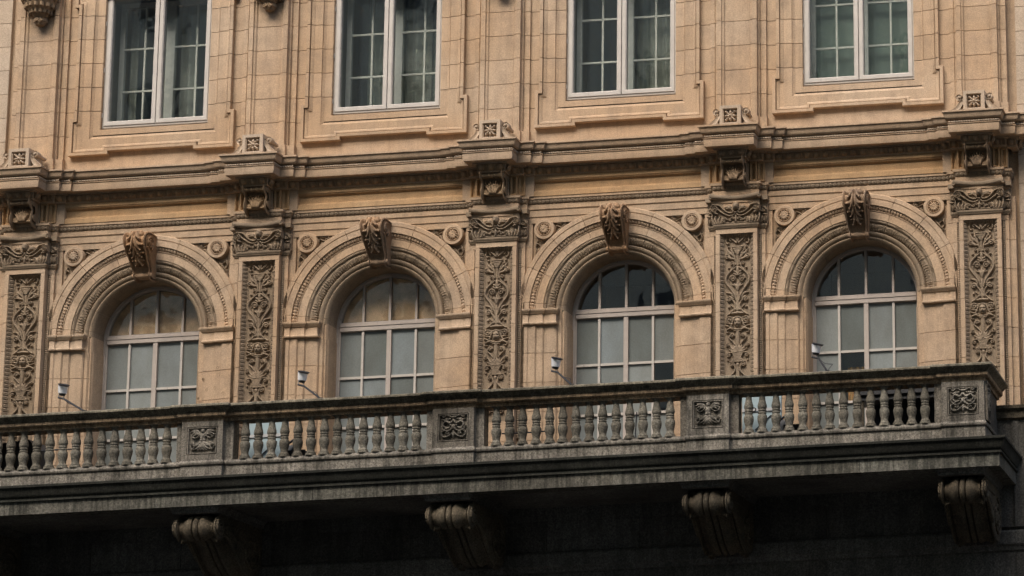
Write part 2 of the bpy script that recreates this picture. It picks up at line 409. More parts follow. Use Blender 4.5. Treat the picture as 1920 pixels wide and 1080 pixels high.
def pil_panel():
    r = Relief(-0.276, 0.276, 10.30, 13.20, 0.0046)
    X, Z = np.meshgrid(r.xs, r.zs)
    inner = np.minimum.reduce([0.276-np.abs(X), 13.20-Z])      # distance from the frame
    base = np.clip(1-inner/0.062, 0, 1)*0.075
    f = 1/999.0
    def P3(x, y): return ((x-630)*f, 13.962-y*0.001019)
    def P4(x, y): return ((x-630)*f, 12.953-y*0.001019)
    def P5(x, y): return ((x-600)*f, 11.853-y*0.001019)
    h = 0.045
    # right half only, mirrored afterwards
    r.leaf(P3(632, 860), P3(632, 775), 0.05, h); r.leaf(P3(640, 870), P3(690, 800), 0.035, h, .2)
    r.stroke([P3(650, 890), P3(720, 830), P3(790, 810), P3(820, 850), P3(800, 900), P3(770, 890)], .017, .012, h)
    r.leaf(P3(740, 860), P3(790, 800), .035, h*.8)
    r.stroke([P3(630, 955), P3(712, 955)], .017, .015, h); r.stroke([P3(630, 985), P3(695, 985)], .02, .018, h*1.1); r.stroke([P3(630, 1020), P3(660, 1030)], .02, .02, h)
    for y in range(1000, 1080, 12): r.stroke([P3(630, y), P3(630+max(18, 62-(y-1000)*.6), y)], .012, .012, h)
    r.dab(*P3(775, 955), .021, h); r.leaf(P3(690, 1060), P3(800, 990), .05, h, -.25); r.leaf(P3(700, 1075), P3(790, 1040), .035, h*.8, -.2)
    r.stroke([P4(630, 0), P4(630, 60), P4(630, 170), P4(630, 270)], .034, .018, h*.9)
    r.stroke([P4(740, 10), P4(690, 100), P4(665, 190), P4(660, 260)], .016, .015, h)
    r.leaf(P4(672, 170), P4(770, 60), .055, h, -.3); r.leaf(P4(690, 130), P4(810, 90), .05, h, .25); r.spiral(P4(795, 130), .036, 1.3, PI/2, -1, .014, h)
    r.spiral(P4(718, 240), .032, 1.5, PI, -1, .0125, h); r.stroke([P4(686, 240), P4(690, 290), P4(740, 350)], .014, .012, h); r.dab(*P4(772, 310), .02, h)
    r.leaf(P4(630, 400), P4(632, 270), .06, h); r.leaf(P4(640, 400), P4(700, 350), .045, h); r.dab(*P4(630, 425), .03, h*1.1); r.leaf(P4(640, 440), P4(705, 395), .04, h)
    r.stroke([P4(655, 300), P4(710, 340), P4(785, 410), P4(820, 490), P4(805, 570), P4(740, 660), P4(680, 760), P4(650, 850)], .017, .015, h*1.05, mid=.022)
    r.stroke([P4(780, 520), P4(775, 580), P4(720, 650), P4(660, 760)], .012, .01, h*.8)
    r.spiral(P4(705, 492), .052, 1.7, 0.2, 1, .0145, h); r.stroke([P4(755, 485), P4(735, 440), P4(670, 450)], .013, .012, h)
    r.leaf(P4(630, 680), P4(630, 540), .07, h); r.leaf(P4(640, 670), P4(720, 590), .05, h, .25); r.leaf(P4(635, 640), P4(690, 560), .04, h)
    r.stroke([P4(630, 690), P4(630, 1000)], .02, .04, h*.85); r.leaf(P4(700, 790), P4(815, 715), .05, h, .2); r.leaf(P4(690, 820), P4(780, 760), .035, h*.8)
    r.spiral(P4(762, 830), .044, 1.6, PI, -1, .015, h); r.stroke([P4(718, 830), P4(670, 900), P4(670, 960), P4(720, 1030), P4(790, 1080)], .017, .015, h)
    r.dab(*P4(768, 955), .022, h); r.leaf(P4(700, 960), P4(750, 915), .03, h*.8); r.leaf(P4(640, 960), P4(690, 1030), .05, h)
    # mask
    r.stroke([P4(630, 1050), P4(720, 1058)], .03, .02, h*1.1); r.spiral(P5(740, 80), .05, 1.6, PI*.75, -1, .015, h)
    for k in range(7): r.leaf(P5(606+k*13, 62+k*k*1.5), P5(612+k*20, 18+k*7), .026, h)
    r.dab(*P5(600, 130), .058, .075, .082); r.dab(*P5(600, 145), .013, .088, .03)
    r.stroke([P5(668, 80), P5(690, 140), P5(720, 190), P5(790, 175)], .019, .013, h); r.leaf(P5(680, 150), P5(790, 130), .04, h); r.leaf(P5(690, 200), P5(770, 235), .035, h)
    r.stroke([P5(600, 238), P5(690, 236)], .018, .014, h*1.1); r.stroke([P5(680, 215), P5(740, 230), P5(785, 250), P5(775, 290), P5(745, 285)], .014, .011, h)
    r.stroke([P5(600, 262), P5(655, 262)], .016, .014, h); r.stroke([P5(600, 275), P5(600, 470)], .04, .03, h*.85)
    r.spiral(P5(690, 345), .034, 1.5, PI, -1, .013, h); r.stroke([P5(724, 335), P5(738, 380), P5(690, 430), P5(640, 490)], .016, .014, h)
    for a, L, wd in ((88, .11, .06), (60, .12, .05), (35, .15, .05), (12, .15, .045), (-8, .12, .035)):
        q = P5(605, 585); r.leaf(q, (q[0]+L*math.cos(math.radians(a)), q[1]+L*math.sin(math.radians(a))), wd, h, -.15)
    r.spiral(P5(762, 495), .03, 1.2, PI/2, -1, .012, h); r.stroke([P5(600, 610), P5(690, 606)], .015, .013, h*1.1)
    for y in range(625, 705, 12): r.stroke([P5(600, y), P5(600+88-(y-625)*.5, y)], .012, .012, h*.95)
    r.spiral(P5(742, 660), .036, 1.4, PI*.6, -1, .013, h); r.stroke([P5(700, 620), P5(755, 620)], .012, .012, h); r.dab(*P5(760, 740), .018, h*.8)
    for y in range(705, 770, 12): r.stroke([P5(600, y), P5(600+52+(y-705)*.85, y)], .012, .012, h)
    r.stroke([P5(600, 768), P5(715, 764)], .014, .012, h*1.1); r.leaf(P5(592, 850), P5(592, 780), .05, h*1.15)
    r.spiral(P5(690, 815), .04, 1.6, PI, -1, .014, h); r.stroke([P5(650, 815), P5(640, 900), P5(690, 970), P5(790, 1060)], .018, .018, h)
    r.stroke([P5(590, 860), P5(590, 1090)], .022, .03, h)
    for a in (75, 58, 42, 26): q = P5(595, 1100); r.leaf(q, (q[0]+.13*math.cos(math.radians(a)), q[1]+.15*math.sin(math.radians(a))), .026, h)
    for zc in (10.62, 10.46): r.spiral((.10, zc), .05, 1.5, PI, -1, .014, h); r.leaf((0, zc-.06), (0, zc+.06), .06, h)
    r.mirror(); r.rough(0.0008)
    for sx in (-1, 1):
        ex, ez = P5(600+sx*26, 122); r.H -= .030*np.exp(-(((X-ex)/.016)**2+((Z-ez)/.010)**2))
    ex, ez = P5(600, 180); r.H -= .022*np.exp(-(((X-ex)/.022)**2+((Z-ez)/.006)**2))
    # leaf moulding on the frame slope, small beads along its foot
    s_ = np.where(13.20-Z < 0.276-np.abs(X), X, Z); u = (s_/0.068) % 1
    v = np.clip(inner/0.062, 0, 1)
    egg = 0.020*np.sqrt(np.maximum(0, 1-((u-.5)/.40)**2-((v-.5)/.5)**2))*(1-0.6*np.exp(-((u-.5)/.09)**2))
    bd = 0.012*np.maximum(0, 1-((inner-.070)/.012)**2)*(np.abs(np.sin(PI*s_/0.022))**.5)
    r.H = np.maximum(r.H*(inner > .066), 0)+egg*(inner < .062)+bd
    return r.build(y=-0.108, base=base)
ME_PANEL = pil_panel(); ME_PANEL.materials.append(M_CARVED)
def bead_strip():
    me = relief_band(3.20, [(0.075+0.026*math.sin(PI*k/6), -0.026+0.052*k/6) for k in range(7)], beads(0.036, 0.010), 0.0045)
    me.transform(Matrix.Rotation(-PI/2, 4, 'Y')); me.materials.append(M_CARVED); return me   # runs up in z
ME_BEAD = bead_strip()
def abacus():
    mb = MB(); n = 16; rows = []
    for hz, ex, sg in ((13.748, -.02, .035), (13.765, .0, .035), (13.772, .02, .03), (13.79, .03, .03), (13.815, .03, .025), (13.83, .015, .02)):
        row = []
        for k in range(n+1):
            t = -1+2*k/n; row.append((t*(.385+ex), -(.235+ex+.085*t*t), hz-sg*(1-t*t)*1.0+.015))
        rows.append([(-(.385+ex), -.05, hz)]+row+[((.385+ex), -.05, hz)])
    mb.grid(rows); mb.add(rows[0], [tuple(range(n+3))]); mb.add(rows[-1], [tuple(range(n+3))])
    for sx in (-1, 1): mb.lathe([(0.0, -.33), (.028, -.33), (.032, -.29), (.03, -.22)], sx*.405, 13.785, 10, 'y')
    for sx in (-1, 1): mb.box(min(sx*.42, sx*.515), max(sx*.42, sx*.515), -.20, .0, 13.745, 13.815)
    return mb.mesh('abacus', 40)
def cap_relief():
    r = Relief(-0.40, 0.40, 13.362, 13.745, 0.0044); h = .05
    X, Z = np.meshgrid(r.xs, r.zs)
    r.spiral((.345, 13.605), .062, 2.0, PI*.5, -1, .014, .075); r.dab(.345, 13.605, .065, .045)
    r.stroke([(.335, 13.667), (.26, 13.655), (.19, 13.58), (.12, 13.535), (.06, 13.53), (.04, 13.56), (.065, 13.58)], .016, .013, .055)
    r.stroke([(.30, 13.60), (.22, 13.54), (.13, 13.49), (.05, 13.49), (0, 13.525)], .018, .014, .045)
    r.dab(0, 13.535, .03, .06, .016); r.dab(0, 13.635, .052, .095, .062); r.dab(0, 13.625, .011, .108, .02); r.dab(.02, 13.645, .012, .07); r.dab(0, 13.665, .055, .088, .045)
    for a, L in ((38, .13), (22, .15), (6, .14)): r.leaf((.045, 13.59), (.045+L*math.cos(math.radians(a)), 13.585+L*math.sin(math.radians(a))*.8), .042, .035, .15)
    for k, x in enumerate((.36, .32, .275, .235)): r.leaf((x, 13.365), (x+.02-.02*k, 13.53-.022*k), .042, .045, -.15)
    for x, z in ((.17, 13.43), (.10, 13.41), (.05, 13.44), (.20, 13.39)): r.spiral((x, z), .027, 1.3, 0, 1, .012, .04)
    r.leaf((0, 13.39), (0, 13.50), .05, .05); r.leaf((.30, 13.52), (.37, 13.545), .045, .07); r.stroke([(0, 13.372), (.36, 13.372)], .012, .012, .02)
    r.mirror(); r.rough(.0008)
    base = .02+.05*np.clip((Z-13.36)/.38, 0, 1)**2*(np.abs(X)/.4)**2
    return r.build(y=-.195, base=base)
def cap_bell():
    mb = MB(); mb.prism([(-.385, 0), (-.385, -.193), (.385, -.193), (.385, 0)], 13.362, 13.75)
    mb.prism([(-.50, 0), (-.50, -.11), (.50, -.11), (.50, 0)], 13.36, 13.748)
    for sx in (-1, 1):                                   # side scrolls, seen end-on and on the return strip
        for (cx, yy, rr) in ((sx*.44, -.13, .055),):
            pts = [(cx+sx*rr*(1-.8*t)*math.cos(2*PI*1.7*t+1.5), yy-.03, 13.60+rr*(1-.8*t)*math.sin(2*PI*1.7*t+1.5)) for t in [k/26 for k in range(27)]]
            mb.tube(pts, .012, 6)
            mb.lathe([(0, -.15), (rr, -.15), (rr*.9, -.13), (rr, -.10), (rr, -.0)], cx, 13.60, 14, 'y')
        mb.lathe([(.062, .33*sx), (.055, .36*sx), (.062, .40*sx), (0, .402*sx)], -.23, 13.605, 16, 'x')
        for k in range(4): mb.ell((sx*(.40+.026*k), -.135, 13.43+.02*(k % 2)), (.014, .03, .075), 8)
        mb.ell((sx*.46, -.15, 13.505), (.05, .03, .016), 8)
    return mb.mesh('bell', 40)
def astragal():
    mb = MB(); path = [(-.50, .0), (-.50, -.10), (-.37, -.10), (-.37, -.20), (.37, -.20), (.37, -.10), (.50, -.10), (.50, 0)]
    path = [(-.455, 0), (-.455, -.10), (-.342, -.10), (-.342, -.20), (.342, -.20), (.342, -.10), (.455, -.10), (.455, 0)]
    sweep(mb, path, [(0, 13.285), (.018, 13.292), (.022, 13.31), (.03, 13.318), (.036, 13.33), (.036, 13.35), (.02, 13.362), (-.03, 13.364)]); return mb.mesh('astragal', 40)
ME_CAP = [abacus(), cap_relief(), cap_bell(), astragal()]
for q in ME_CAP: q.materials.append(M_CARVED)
for i, x in enumerate(PIL):
    mb = MB(); mb.prism([(px*.985, py+.012) for px, py in low_poly], 9.2, 13.195); pl = link('pilaster', mb, M_STONE, B, (x, 0, 0))
    for k, (z0, z1) in enumerate(zip(ZL, ZL[1:])):
        me = cached(('lp', k), lambda: (lambda m_: (m_.prism(low_poly, z0+GAP, z1-GAP), m_.mesh('stone_block'))[1])(MB()))
        link('stone_block', me, M_STONE, pl, (x, 0, 0))
    me = cached('lpt', lambda: (lambda m_: (m_.prism(top_poly, 13.20, 13.60), m_.mesh('stone_block'))[1])(MB())); link('stone_block', me, M_STONE, pl, (x, 0, 0))
    link('carved_panel', ME_PANEL, None, pl, (x, 0, 0))
    for sx in (-1, 1): link('bead_moulding', ME_BEAD, None, pl, (x+sx*.369, 0, 10.0))
    cp = link('capital', ME_CAP[2], None, B, (x, 0, 0))
    link('abacus', ME_CAP[0], None, cp, (x, 0, 0)); link('carved_relief', ME_CAP[1], None, cp, (x, 0, 0)); link('astragal', ME_CAP[3], None, cp, (x, 0, 0))

# ---- arches -------------------------------------------------------------
def ring_mesh(prof_parts, a0, a1):
    """prof_parts: list of (points (r,y), disp or None, period_deg); revolve about the arch axis (y)"""
    mb = MB(); n = max(3, int(round((a1-a0)/0.55))); A = np.radians(np.linspace(a0+.13, a1-.13, n+1)); rows = None
    Rr, Yy = [], []
    for pts, disp in prof_parts:
        P = np.array(pts, float); t = np.gradient(P, axis=0); L = np.linalg.norm(t, axis=1)[:, None]+1e-9
        nr = np.stack([t[:, 1], -t[:, 0]], -1)/L                # (r,y) normal towards -y for decreasing r
        nr = nr*np.where(nr[:, 1:2] > 0, -1, 1)
        u, v = np.meshgrid(np.degrees(A), np.linspace(0, 1, len(P)), indexing='ij')
        D = disp(u, v) if disp else np.zeros_like(u)
        Rr.append(P[None, :, 0]+D*nr[None, :, 0]); Yy.append(P[None, :, 1]+D*nr[None, :, 1])
    Rr = np.concatenate(Rr, 1); Yy = np.concatenate(Yy, 1)
    V = np.stack([Rr*np.cos(A)[:, None], Yy, Rr*np.sin(A)[:, None]], -1); nv = V.shape[1]
    mb.grid([[tuple(q) for q in row] for row in V])
    for k in (0, -1): mb.add([tuple(q) for q in V[k]], [tuple(range(nv))])
    return mb.mesh('voussoir', 40)
OUT = [([(1.66, .10), (1.66, -.085), (1.648, -.10), (1.585, -.10), (1.582, -.088), (1.572, -.088), (1.57, -.10), (1.47, -.10), (1.468, -.07)], None),
       (lin((1.462, -.072), (1.398, -.045), 9), leaves(2.1, .022)), ([(1.392, -.055), (1.382, -.055), (1.381, .10)], None)]
MIDR = [([(1.3795, .10), (1.3795, -.045), (1.252, -.045), (1.2515, .10)], None)]
INN = [([(1.25, .10), (1.25, -.035)], None), (lin((1.246, -.03), (1.20, -.025), 6), lambda u, v: beads(1.05, .016)(u, v)),
       ([(1.196, -.015), (1.190, -.015)], None), (lin((1.186, -.012), (1.062, .045), 12), acanth(2.1, .034)),
       ([(1.056, .02), (1.04, .0), (1.015, .0), (.99, .02), (.975, .04), (.97, .03), (.955, .025), (.93, .035), (.912, .06), (.90, .08), (.90, .44)], None)]
ANG = [0, 5.5, 26.5, 47.5, 68.5, 111.5, 132.5, 153.5, 174.5, 180]
ME_V = {}
for nm, pp in (('o', OUT), ('m', MIDR), ('i', INN)):
    for s_ in (5.5, 21.0, 43.0): ME_V[nm, s_] = ring_mesh(pp, 0, s_)
# impost + jambs, one side, local x from the arch axis
jp = [(-1.60, .10), (-1.60, -.10), (-1.489, -.10), (-1.486, -.085), (-1.366, -.085), (-1.363, -.06), (-1.246, -.06), (-1.242, -.035), (-1.10, -.035), (-1.035, -.02), (-1.03, .015), (-.962, .015), (-.955, .045), (-.925, .04), (-.905, .06), (-.897, .08), (-.897, .46), (-1.2, .46)]
imp_path = [(-1.60, .1), (-1.60, -.10), (-1.488, -.10), (-1.488, -.075), (-1.245, -.075), (-1.245, -.05), (-1.04, -.05), (-1.04, .05)]
imp_path = [(-1.566, -.105), (-1.488, -.105), (-1.488, -.085), (-1.25, -.085), (-1.25, -.06), (-1.04, -.06), (-1.04, .05)]
def impost():
    mb = MB()
    sweep(mb, imp_path, [(-.08, 11.865), (.0, 11.87), (.03, 11.885), (.035, 11.905), (.02, 11.915), (.012, 11.93), (.012, 12.05), (.03, 12.062), (.035, 12.08), (.052, 12.095), (.06, 12.12), (.058, 12.137), (.0, 12.139), (-.08, 12.139)])
    return mb.mesh('impost', 35)
ME_IMP = impost(); ME_IMP.materials.append(M_STONE)
def flipx(me):
    m2 = me.copy(); m2.transform(Matrix.Scale(-1, 4, (1, 0, 0))); m2.flip_normals(); return m2
ME_IMP2 = flipx(ME_IMP)
def spandrel_plate():
    mb = MB(); inner, outer = [], []
    for k in range(61):
        a = PI*k/60; c_, s_ = math.cos(a), math.sin(a); inner.append((1.40*c_, .0, ZS+1.40*s_))
        t = min(1.62/max(abs(c_), 1e-6), 1.62/max(s_, 1e-6)); outer.append((t*c_, .0, ZS+t*s_))
    mb.grid([inner, outer]); return mb.mesh('spandrel')
ME_SP = spandrel_plate(); ME_SP.materials.append(M_STONE)
def medal():
    mb = MB(); mb.lathe([(.171, .08), (.171, -.03), (.165, -.04), (.122, -.042), (.118, -.028), (.112, -.030), (.106, -.045), (.098, -.046), (.092, -.02), (0, -.02)], 0, 0, 40, 'y')
    return mb.mesh('medallion', 35)
def medal_flower():
    r = Relief(-.095, .095, -.095, .095, .0035)
    for k in range(12):
        a = 2*PI*k/12; r.leaf((.02*math.cos(a), .02*math.sin(a)), (.088*math.cos(a), .088*math.sin(a)), .036, .04)
    r.dab(0, 0, .02, .045); return r.build(cull=True, y=-.02)
ME_MED = medal(); ME_MED.materials.append(M_STONE); ME_MEDF = medal_flower(); ME_MEDF.materials.append(M_STONE)
def spandrel_scroll():                                   # right-hand spandrel, local to arch axis, z abs
    r = Relief(.55, 1.42, 12.85, 13.62, .0045); h = .055
    r.stroke([(.66, 13.585), (.76, 13.59), (.85, 13.555), (.90, 13.575), (.885, 13.602), (.865, 13.59)], .008, .013, h)
    r.stroke([(.86, 13.54), (.92, 13.50), (.98, 13.52), (1.04, 13.55), (1.06, 13.50)], .014, .012, h); r.spiral((.925, 13.545), .03, 1.4, PI, 1, .012, h)
    r.leaf((.94, 13.475), (1.05, 13.44), .045, h, .2); r.leaf((.97, 13.58), (1.06, 13.60), .04, h); r.leaf((.70, 13.575), (.80, 13.60), .03, h*.8)
    r.leaf((1.0, 13.47), (1.06, 13.40), .035, h)
    r.stroke([(1.19, 13.30), (1.25, 13.26), (1.30, 13.22), (1.36, 13.26), (1.39, 13.20), (1.36, 13.14), (1.32, 13.16)], .013, .012, h)
    r.leaf((1.24, 13.24), (1.33, 13.12), .045, h, .15); r.leaf((1.33, 13.12), (1.39, 13.00), .035, h, -.2); r.leaf((1.36, 13.30), (1.40, 13.22), .035, h); r.spiral((1.365, 13.10), .025, 1.2, 0, 1, .011, h)
    r.stroke([(1.385, 13.08), (1.40, 13.0), (1.395, 12.92)], .012, .008, h)
    r.dab(1.37, 13.58, .03, h, .02); r.leaf((1.30, 13.62), (1.40, 13.55), .04, h)
    return r.build(cull=True, y=.002)
ME_SC = spandrel_scroll(); ME_SC.materials.append(M_CARVED); ME_SC2 = flipx(ME_SC)

# scroll body: side outline (y,z) swept across x with carved relief on the front
def scroll_body(outline, widths, reliefH, xs_n=41, name='scroll'):
    """outline: [(y,z)] front curve from top to bottom; widths(z)->half width; reliefH(u,t) outward"""
    O = np.array(outline, float); n = len(O); t = np.gradient(O, axis=0); nr = np.stack([-t[:, 1], t[:, 0]], -1); nr /= np.linalg.norm(nr, axis=1)[:, None]
    nr *= np.where((nr[:, 0:1] > 0) & (np.abs(nr[:, 0:1]) > .2), -1, 1)
    us = np.linspace(-1, 1, xs_n); U, T = np.meshgrid(us, np.linspace(0, 1, n), indexing='ij'); D = reliefH(U, T)
    Wd = np.array([widths(z) for _, z in outline])
    V = np.stack([U*Wd[None, :], O[None, :, 0]+D*nr[None, :, 0], O[None, :, 1]+D*nr[None, :, 1]], -1)
    mb = MB(); mb.grid([[tuple(q) for q in row] for row in V])
    return mb
def scroll_relief(outline, widths, rel, w0):
    """outline (y,z) swept over a Relief whose x is across and z is arc length from the top"""
    O = [np.array(p, float) for p in outline]; L = [0]
    for a, b_ in zip(O, O[1:]): L.append(L[-1]+float(np.linalg.norm(b_-a)))
    L = np.array(L); Oa = np.array(O); ss = np.linspace(0, L[-1], rel.nz)
    y = np.interp(ss, L, Oa[:, 0]); z = np.interp(ss, L, Oa[:, 1]); t = np.stack([np.gradient(y), np.gradient(z)], -1); t /= np.linalg.norm(t, axis=1)[:, None]
    for _ in range(3): t[1:-1] = (t[:-2]+t[1:-1]+t[2:])/3
    nr = np.stack([t[:, 1], -t[:, 0]], -1)                # outward for a curve running top -> front -> bottom
    W = np.array([widths(q) for q in z])/w0
    V = np.stack([rel.xs[None, :]*W[:, None], y[:, None]+rel.H*nr[:, 0:1], z[:, None]+rel.H*nr[:, 1:2]], -1)
    mb = MB(); mb.grid([[tuple(q) for q in row] for row in V]); return mb
def curve_len(P): return sum(math.hypot(b_[0]-a[0], b_[1]-a[1]) for a, b_ in zip(P, P[1:]))
def key_body():
    pts = [tuple(p) for p in catmull([(-.02, 13.70), (-.20, 13.71), (-.36, 13.71), (-.46, 13.66), (-.48, 13.58), (-.43, 13.48), (-.34, 13.37), (-.26, 13.26), (-.185, 13.17), (-.165, 13.11), (-.175, 13.07), (-.13, 13.035), (-.06, 13.03), (.05, 13.05)], 7)]
    Ln = curve_len(pts); r = Relief(-.21, .21, 0, Ln, .0075); h = .05
    r.stroke([(.192, 0), (.192, Ln)], .020, .020, h); r.stroke([(.015, .05), (.018, .5), (.012, .9)], .014, .010, h*.9)
    for s0 in (.20, .34, .50, .64, .78):
        k = .8 if s0 > .7 else 1
        r.leaf((.015, s0), (.16*k, s0+.10), .075, h*1.2, .25); r.leaf((.02, s0), (.11*k, s0+.20), .075, h*1.6, .12); r.leaf((.01, s0+.02), (.035, s0+.22), .045, h*1.15)
        r.dab(.10*k, s0+.18, .022, h*1.5); r.dab(.15*k, s0+.10, .016, h*1.2)
    for x in (.05, .10, .145): r.stroke([(x, .02), (x*.9, .22), (x*.8, .36)], .016, .010, h*.8)
    r.mirror(); r.rough(.002)
    wz = lambda z: .140+.055*np.clip((z-13.05)/.62, 0, 1)
    mb = scroll_relief(pts, wz, r, .21)
    for sx in (-1, 1):                                   # cheeks
        mb.add([(sx*float(wz(z)), y, z) for y, z in pts], [tuple(range(len(pts)))])
        c = (-.325, 13.575)
        sp = [(sx*.197, c[0]+.115*(1-.85*t)*math.cos(2*PI*2.2*t-1.2), c[1]+.115*(1-.85*t)*math.sin(2*PI*2.2*t-1.2)) for t in [k/40 for k in range(41)]]
        mb.tube(sp, .016, 6)
        mb.tube([(sx*.19, -.40, 13.49), (sx*.175, -.28, 13.34), (sx*.155, -.18, 13.20), (sx*.145, -.13, 13.08)], .017, 6)
        mb.lathe([(0, sx*.18), (.03, sx*.20), (0, sx*.22)], -.325, 13.575, 10, 'x')
    mb.lathe([(0, -.17), (.04, -.17), (.05, -.14), (.035, -.08), (.05, -.03), (.055, 0), (.05, .03), (.035, .08), (.05, .14), (.04, .17), (0, .17)], -.15, 13.065, 12, 'x')
    return mb.mesh('keystone', 50)
ME_KEY = key_body(); ME_KEY.materials.append(M_KEY)

ZJ = [9.25, 9.96, 10.44, 10.925, 11.41, 11.868]
for c in BAYS:
    ar = link('archivolt', ME_SP, None, B, (c, 0, 0))
    for a0, a1 in zip(ANG, ANG[1:]):
        for nm in 'omi':
            off = {'o': 0, 'm': 2.6, 'i': -1.5}[nm]
            if a0 in (0,) or a1 == 180: pass
            me = ME_V[nm, a1-a0]
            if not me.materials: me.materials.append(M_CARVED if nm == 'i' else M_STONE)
            link('voussoir', me, None, ar, (c, 0, ZS), (0, -math.radians(a0), 0))
    for sx in (-1, 1):
        md = link('medallion', ME_MED, None, B, (c+sx*1.232, -.068, 13.483)); link('carved_flower', ME_MEDF, None, md, (c+sx*1.232, -.068, 13.483))
        link('carved_scroll', ME_SC if sx > 0 else ME_SC2, None, ar, (c, 0, 0))
        mb = MB(); mb.prism([(-sx*(px+.012), py+.012) for px, py in jp], 9.25, 11.87); jb = link('arch_jamb', mb, M_STONE, B, (c, 0, 0))
        for k, (z0, z1) in enumerate(zip(ZJ, ZJ[1:])):
            me = cached(('jb', k, sx), lambda: (lambda m_: (m_.prism([(-sx*px, py) for px, py in jp], z0+GAP, z1-GAP), m_.mesh('jamb_block'))[1])(MB()))
            link('jamb_block', me, M_STONE, jb, (c, 0, 0))
        me = cached(('jbi', sx), lambda: (lambda m_: (m_.prism([(-sx*px, py) for px, py in jp], 11.868, ZS), m_.mesh('impost_block'))[1])(MB()))
        link('jamb_block', me, M_STONE, jb, (c, 0, 0))
        link('impost', ME_IMP if sx < 0 else ME_IMP2, None, jb, (c, 0, 0))
    link('keystone', ME_KEY, None, B, (c, 0, 0))

pk = MB()
for dx, z in ((.98, 10.96), (1.02, 10.80), (1.05, 11.28), (1.12, 11.10), (1.30, 11.46), (1.27, 11.12), (1.36, 11.33), (1.33, 10.86), (1.18, 10.68), (1.42, 11.02)):
    yb = -.086 if dx > 1.366 else -.061 if dx > 1.246 else -.036
    pk.lathe([(0, yb+.012), (.011, yb+.008), (.016, yb-.001), (.024, yb-.0015)], 2.0+dx, z, 9, 'y')
link('pock_mark', pk, M_DARKSTONE, B)

# ---- entablature ---------------------------------------------------------
def stepped(levels, run, x0=-.57, x1=16.57, ends=True):
    """plan path from x0 to x1 with break-fronts at every pilaster; levels: [(half, y)] outermost first"""
    p = [(x0, .12), (x0, levels[0][1])] if ends else [(-3, run)]
    for i, x in enumerate(PIL):
        L = [x-h for h, _ in levels]; 
        for k, (h, y) in enumerate(levels):
            py = run if k == 0 else levels[k-1][1]
            if i == 0 and k == 0 and ends: continue
            p += [(x-h, py), (x-h, y)]
        for k in range(len(levels)-1, -1, -1):
            h, y = levels[k]; py = run if k == 0 else levels[k-1][1]
            if i == 4 and k == 0 and ends: continue
            p += [(x+h, y), (x+h, py)]
    p += [(x1, levels[0][1]), (x1, .12)]
    q = [p[0]]
    for a in p[1:]:
        if math.hypot(a[0]-q[-1][0], a[1]-q[-1][1]) > 1e-6: q.append(a)
    return q
arch_path = stepped([(.47, -.12), (.36, -.225)], -.06, -.47, 16.47)
mb = MB(); sweep(mb, arch_path, [(0, 13.60), (.0, 13.60), (.0, 13.705), (.014, 13.708), (.014, 13.812), (.022, 13.818), (.03, 13.832), (.03, 13.838), (.022, 13.842), (.022, 13.905), (.012, 13.915), (.045, 13.985), (.05, 13.992), (.06, 13.996), (.06, 14.035), (.0, 14.042), (-.1, 14.042)])
ent = link('architrave', mb, M_STONE, B)
cor_path = stepped([(.61, -.18), (.44, -.24), (.215, -.49)], -.13, -.61, 16.61)
def cyma(a, b_, n=8):
    return [(a[0]+(b_[0]-a[0])*t, a[1]+(b_[1]-a[1])*(t-.16*math.sin(2*PI*t))) for t in [k/n for k in range(n+1)]]
mb = MB(); sweep(mb, cor_path, [(-.1, 14.385), (.012, 14.387), (.015, 14.405), (.02, 14.41), (.03, 14.505), (.075, 14.51), (.08, 14.535), (.19, 14.54), (.20, 14.585), (.20, 14.668), (.212, 14.672), (.212, 14.682), (.170, 14.686), (.170, 14.742), (.222, 14.746), (.226, 14.756)]+cyma((.228, 14.757), (.272, 14.845))+[(.28, 14.85), (.28, 14.876), (.25, 14.885), (.0, 14.905), (-.2, 14.905)])
cornice = link('cornice', mb, M_STONE, B)
def runs(path, dmin=.08):
    return [(a, b_) for a, b_ in zip(path, path[1:]) if abs(a[1]-b_[1]) < 1e-6 and b_[0]-a[0] > dmin]
def put_band(nm, path, prof, disp, du, m, parent, doff, shrink=0.0):
    for (a, b_) in runs(path):
        L = b_[0]-a[0]; me = relief_band(L, prof, disp, du); me.materials.append(m); link(nm, me, None, parent, (a[0], a[1]-doff, 0))
    for a, b_ in zip(path, path[1:]):                     # returns facing right
        if abs(a[0]-b_[0]) < 1e-6 and b_[1]-a[1] > .09:
            me = relief_band(b_[1]-a[1], prof, disp, du); me.materials.append(m); link(nm, me, None, parent, (a[0]+doff, a[1], 0), (0, 0, PI/2))
put_band('egg_moulding', offs(cor_path, .012), [(.0+.05*t, 14.412+.088*t) for t in [k/9 for k in range(10)]], eggs(.155, .040), .012, M_DARKSTONE, cornice, .012)
put_band('bead_moulding', offs(cor_path, .195), [(.016*math.sin(PI*t), 14.692+.028*t) for t in [k/5 for k in range(6)]], beads(.040, .014), .006, M_PALE, cornice, -.008)
put_band('leaf_moulding', offs(arch_path, .02), [(-.004+.03*t, 13.917+.068*t) for t in [k/7 for k in range(8)]], leaves(.072, .020), .009, M_CARVED, ent, .0)

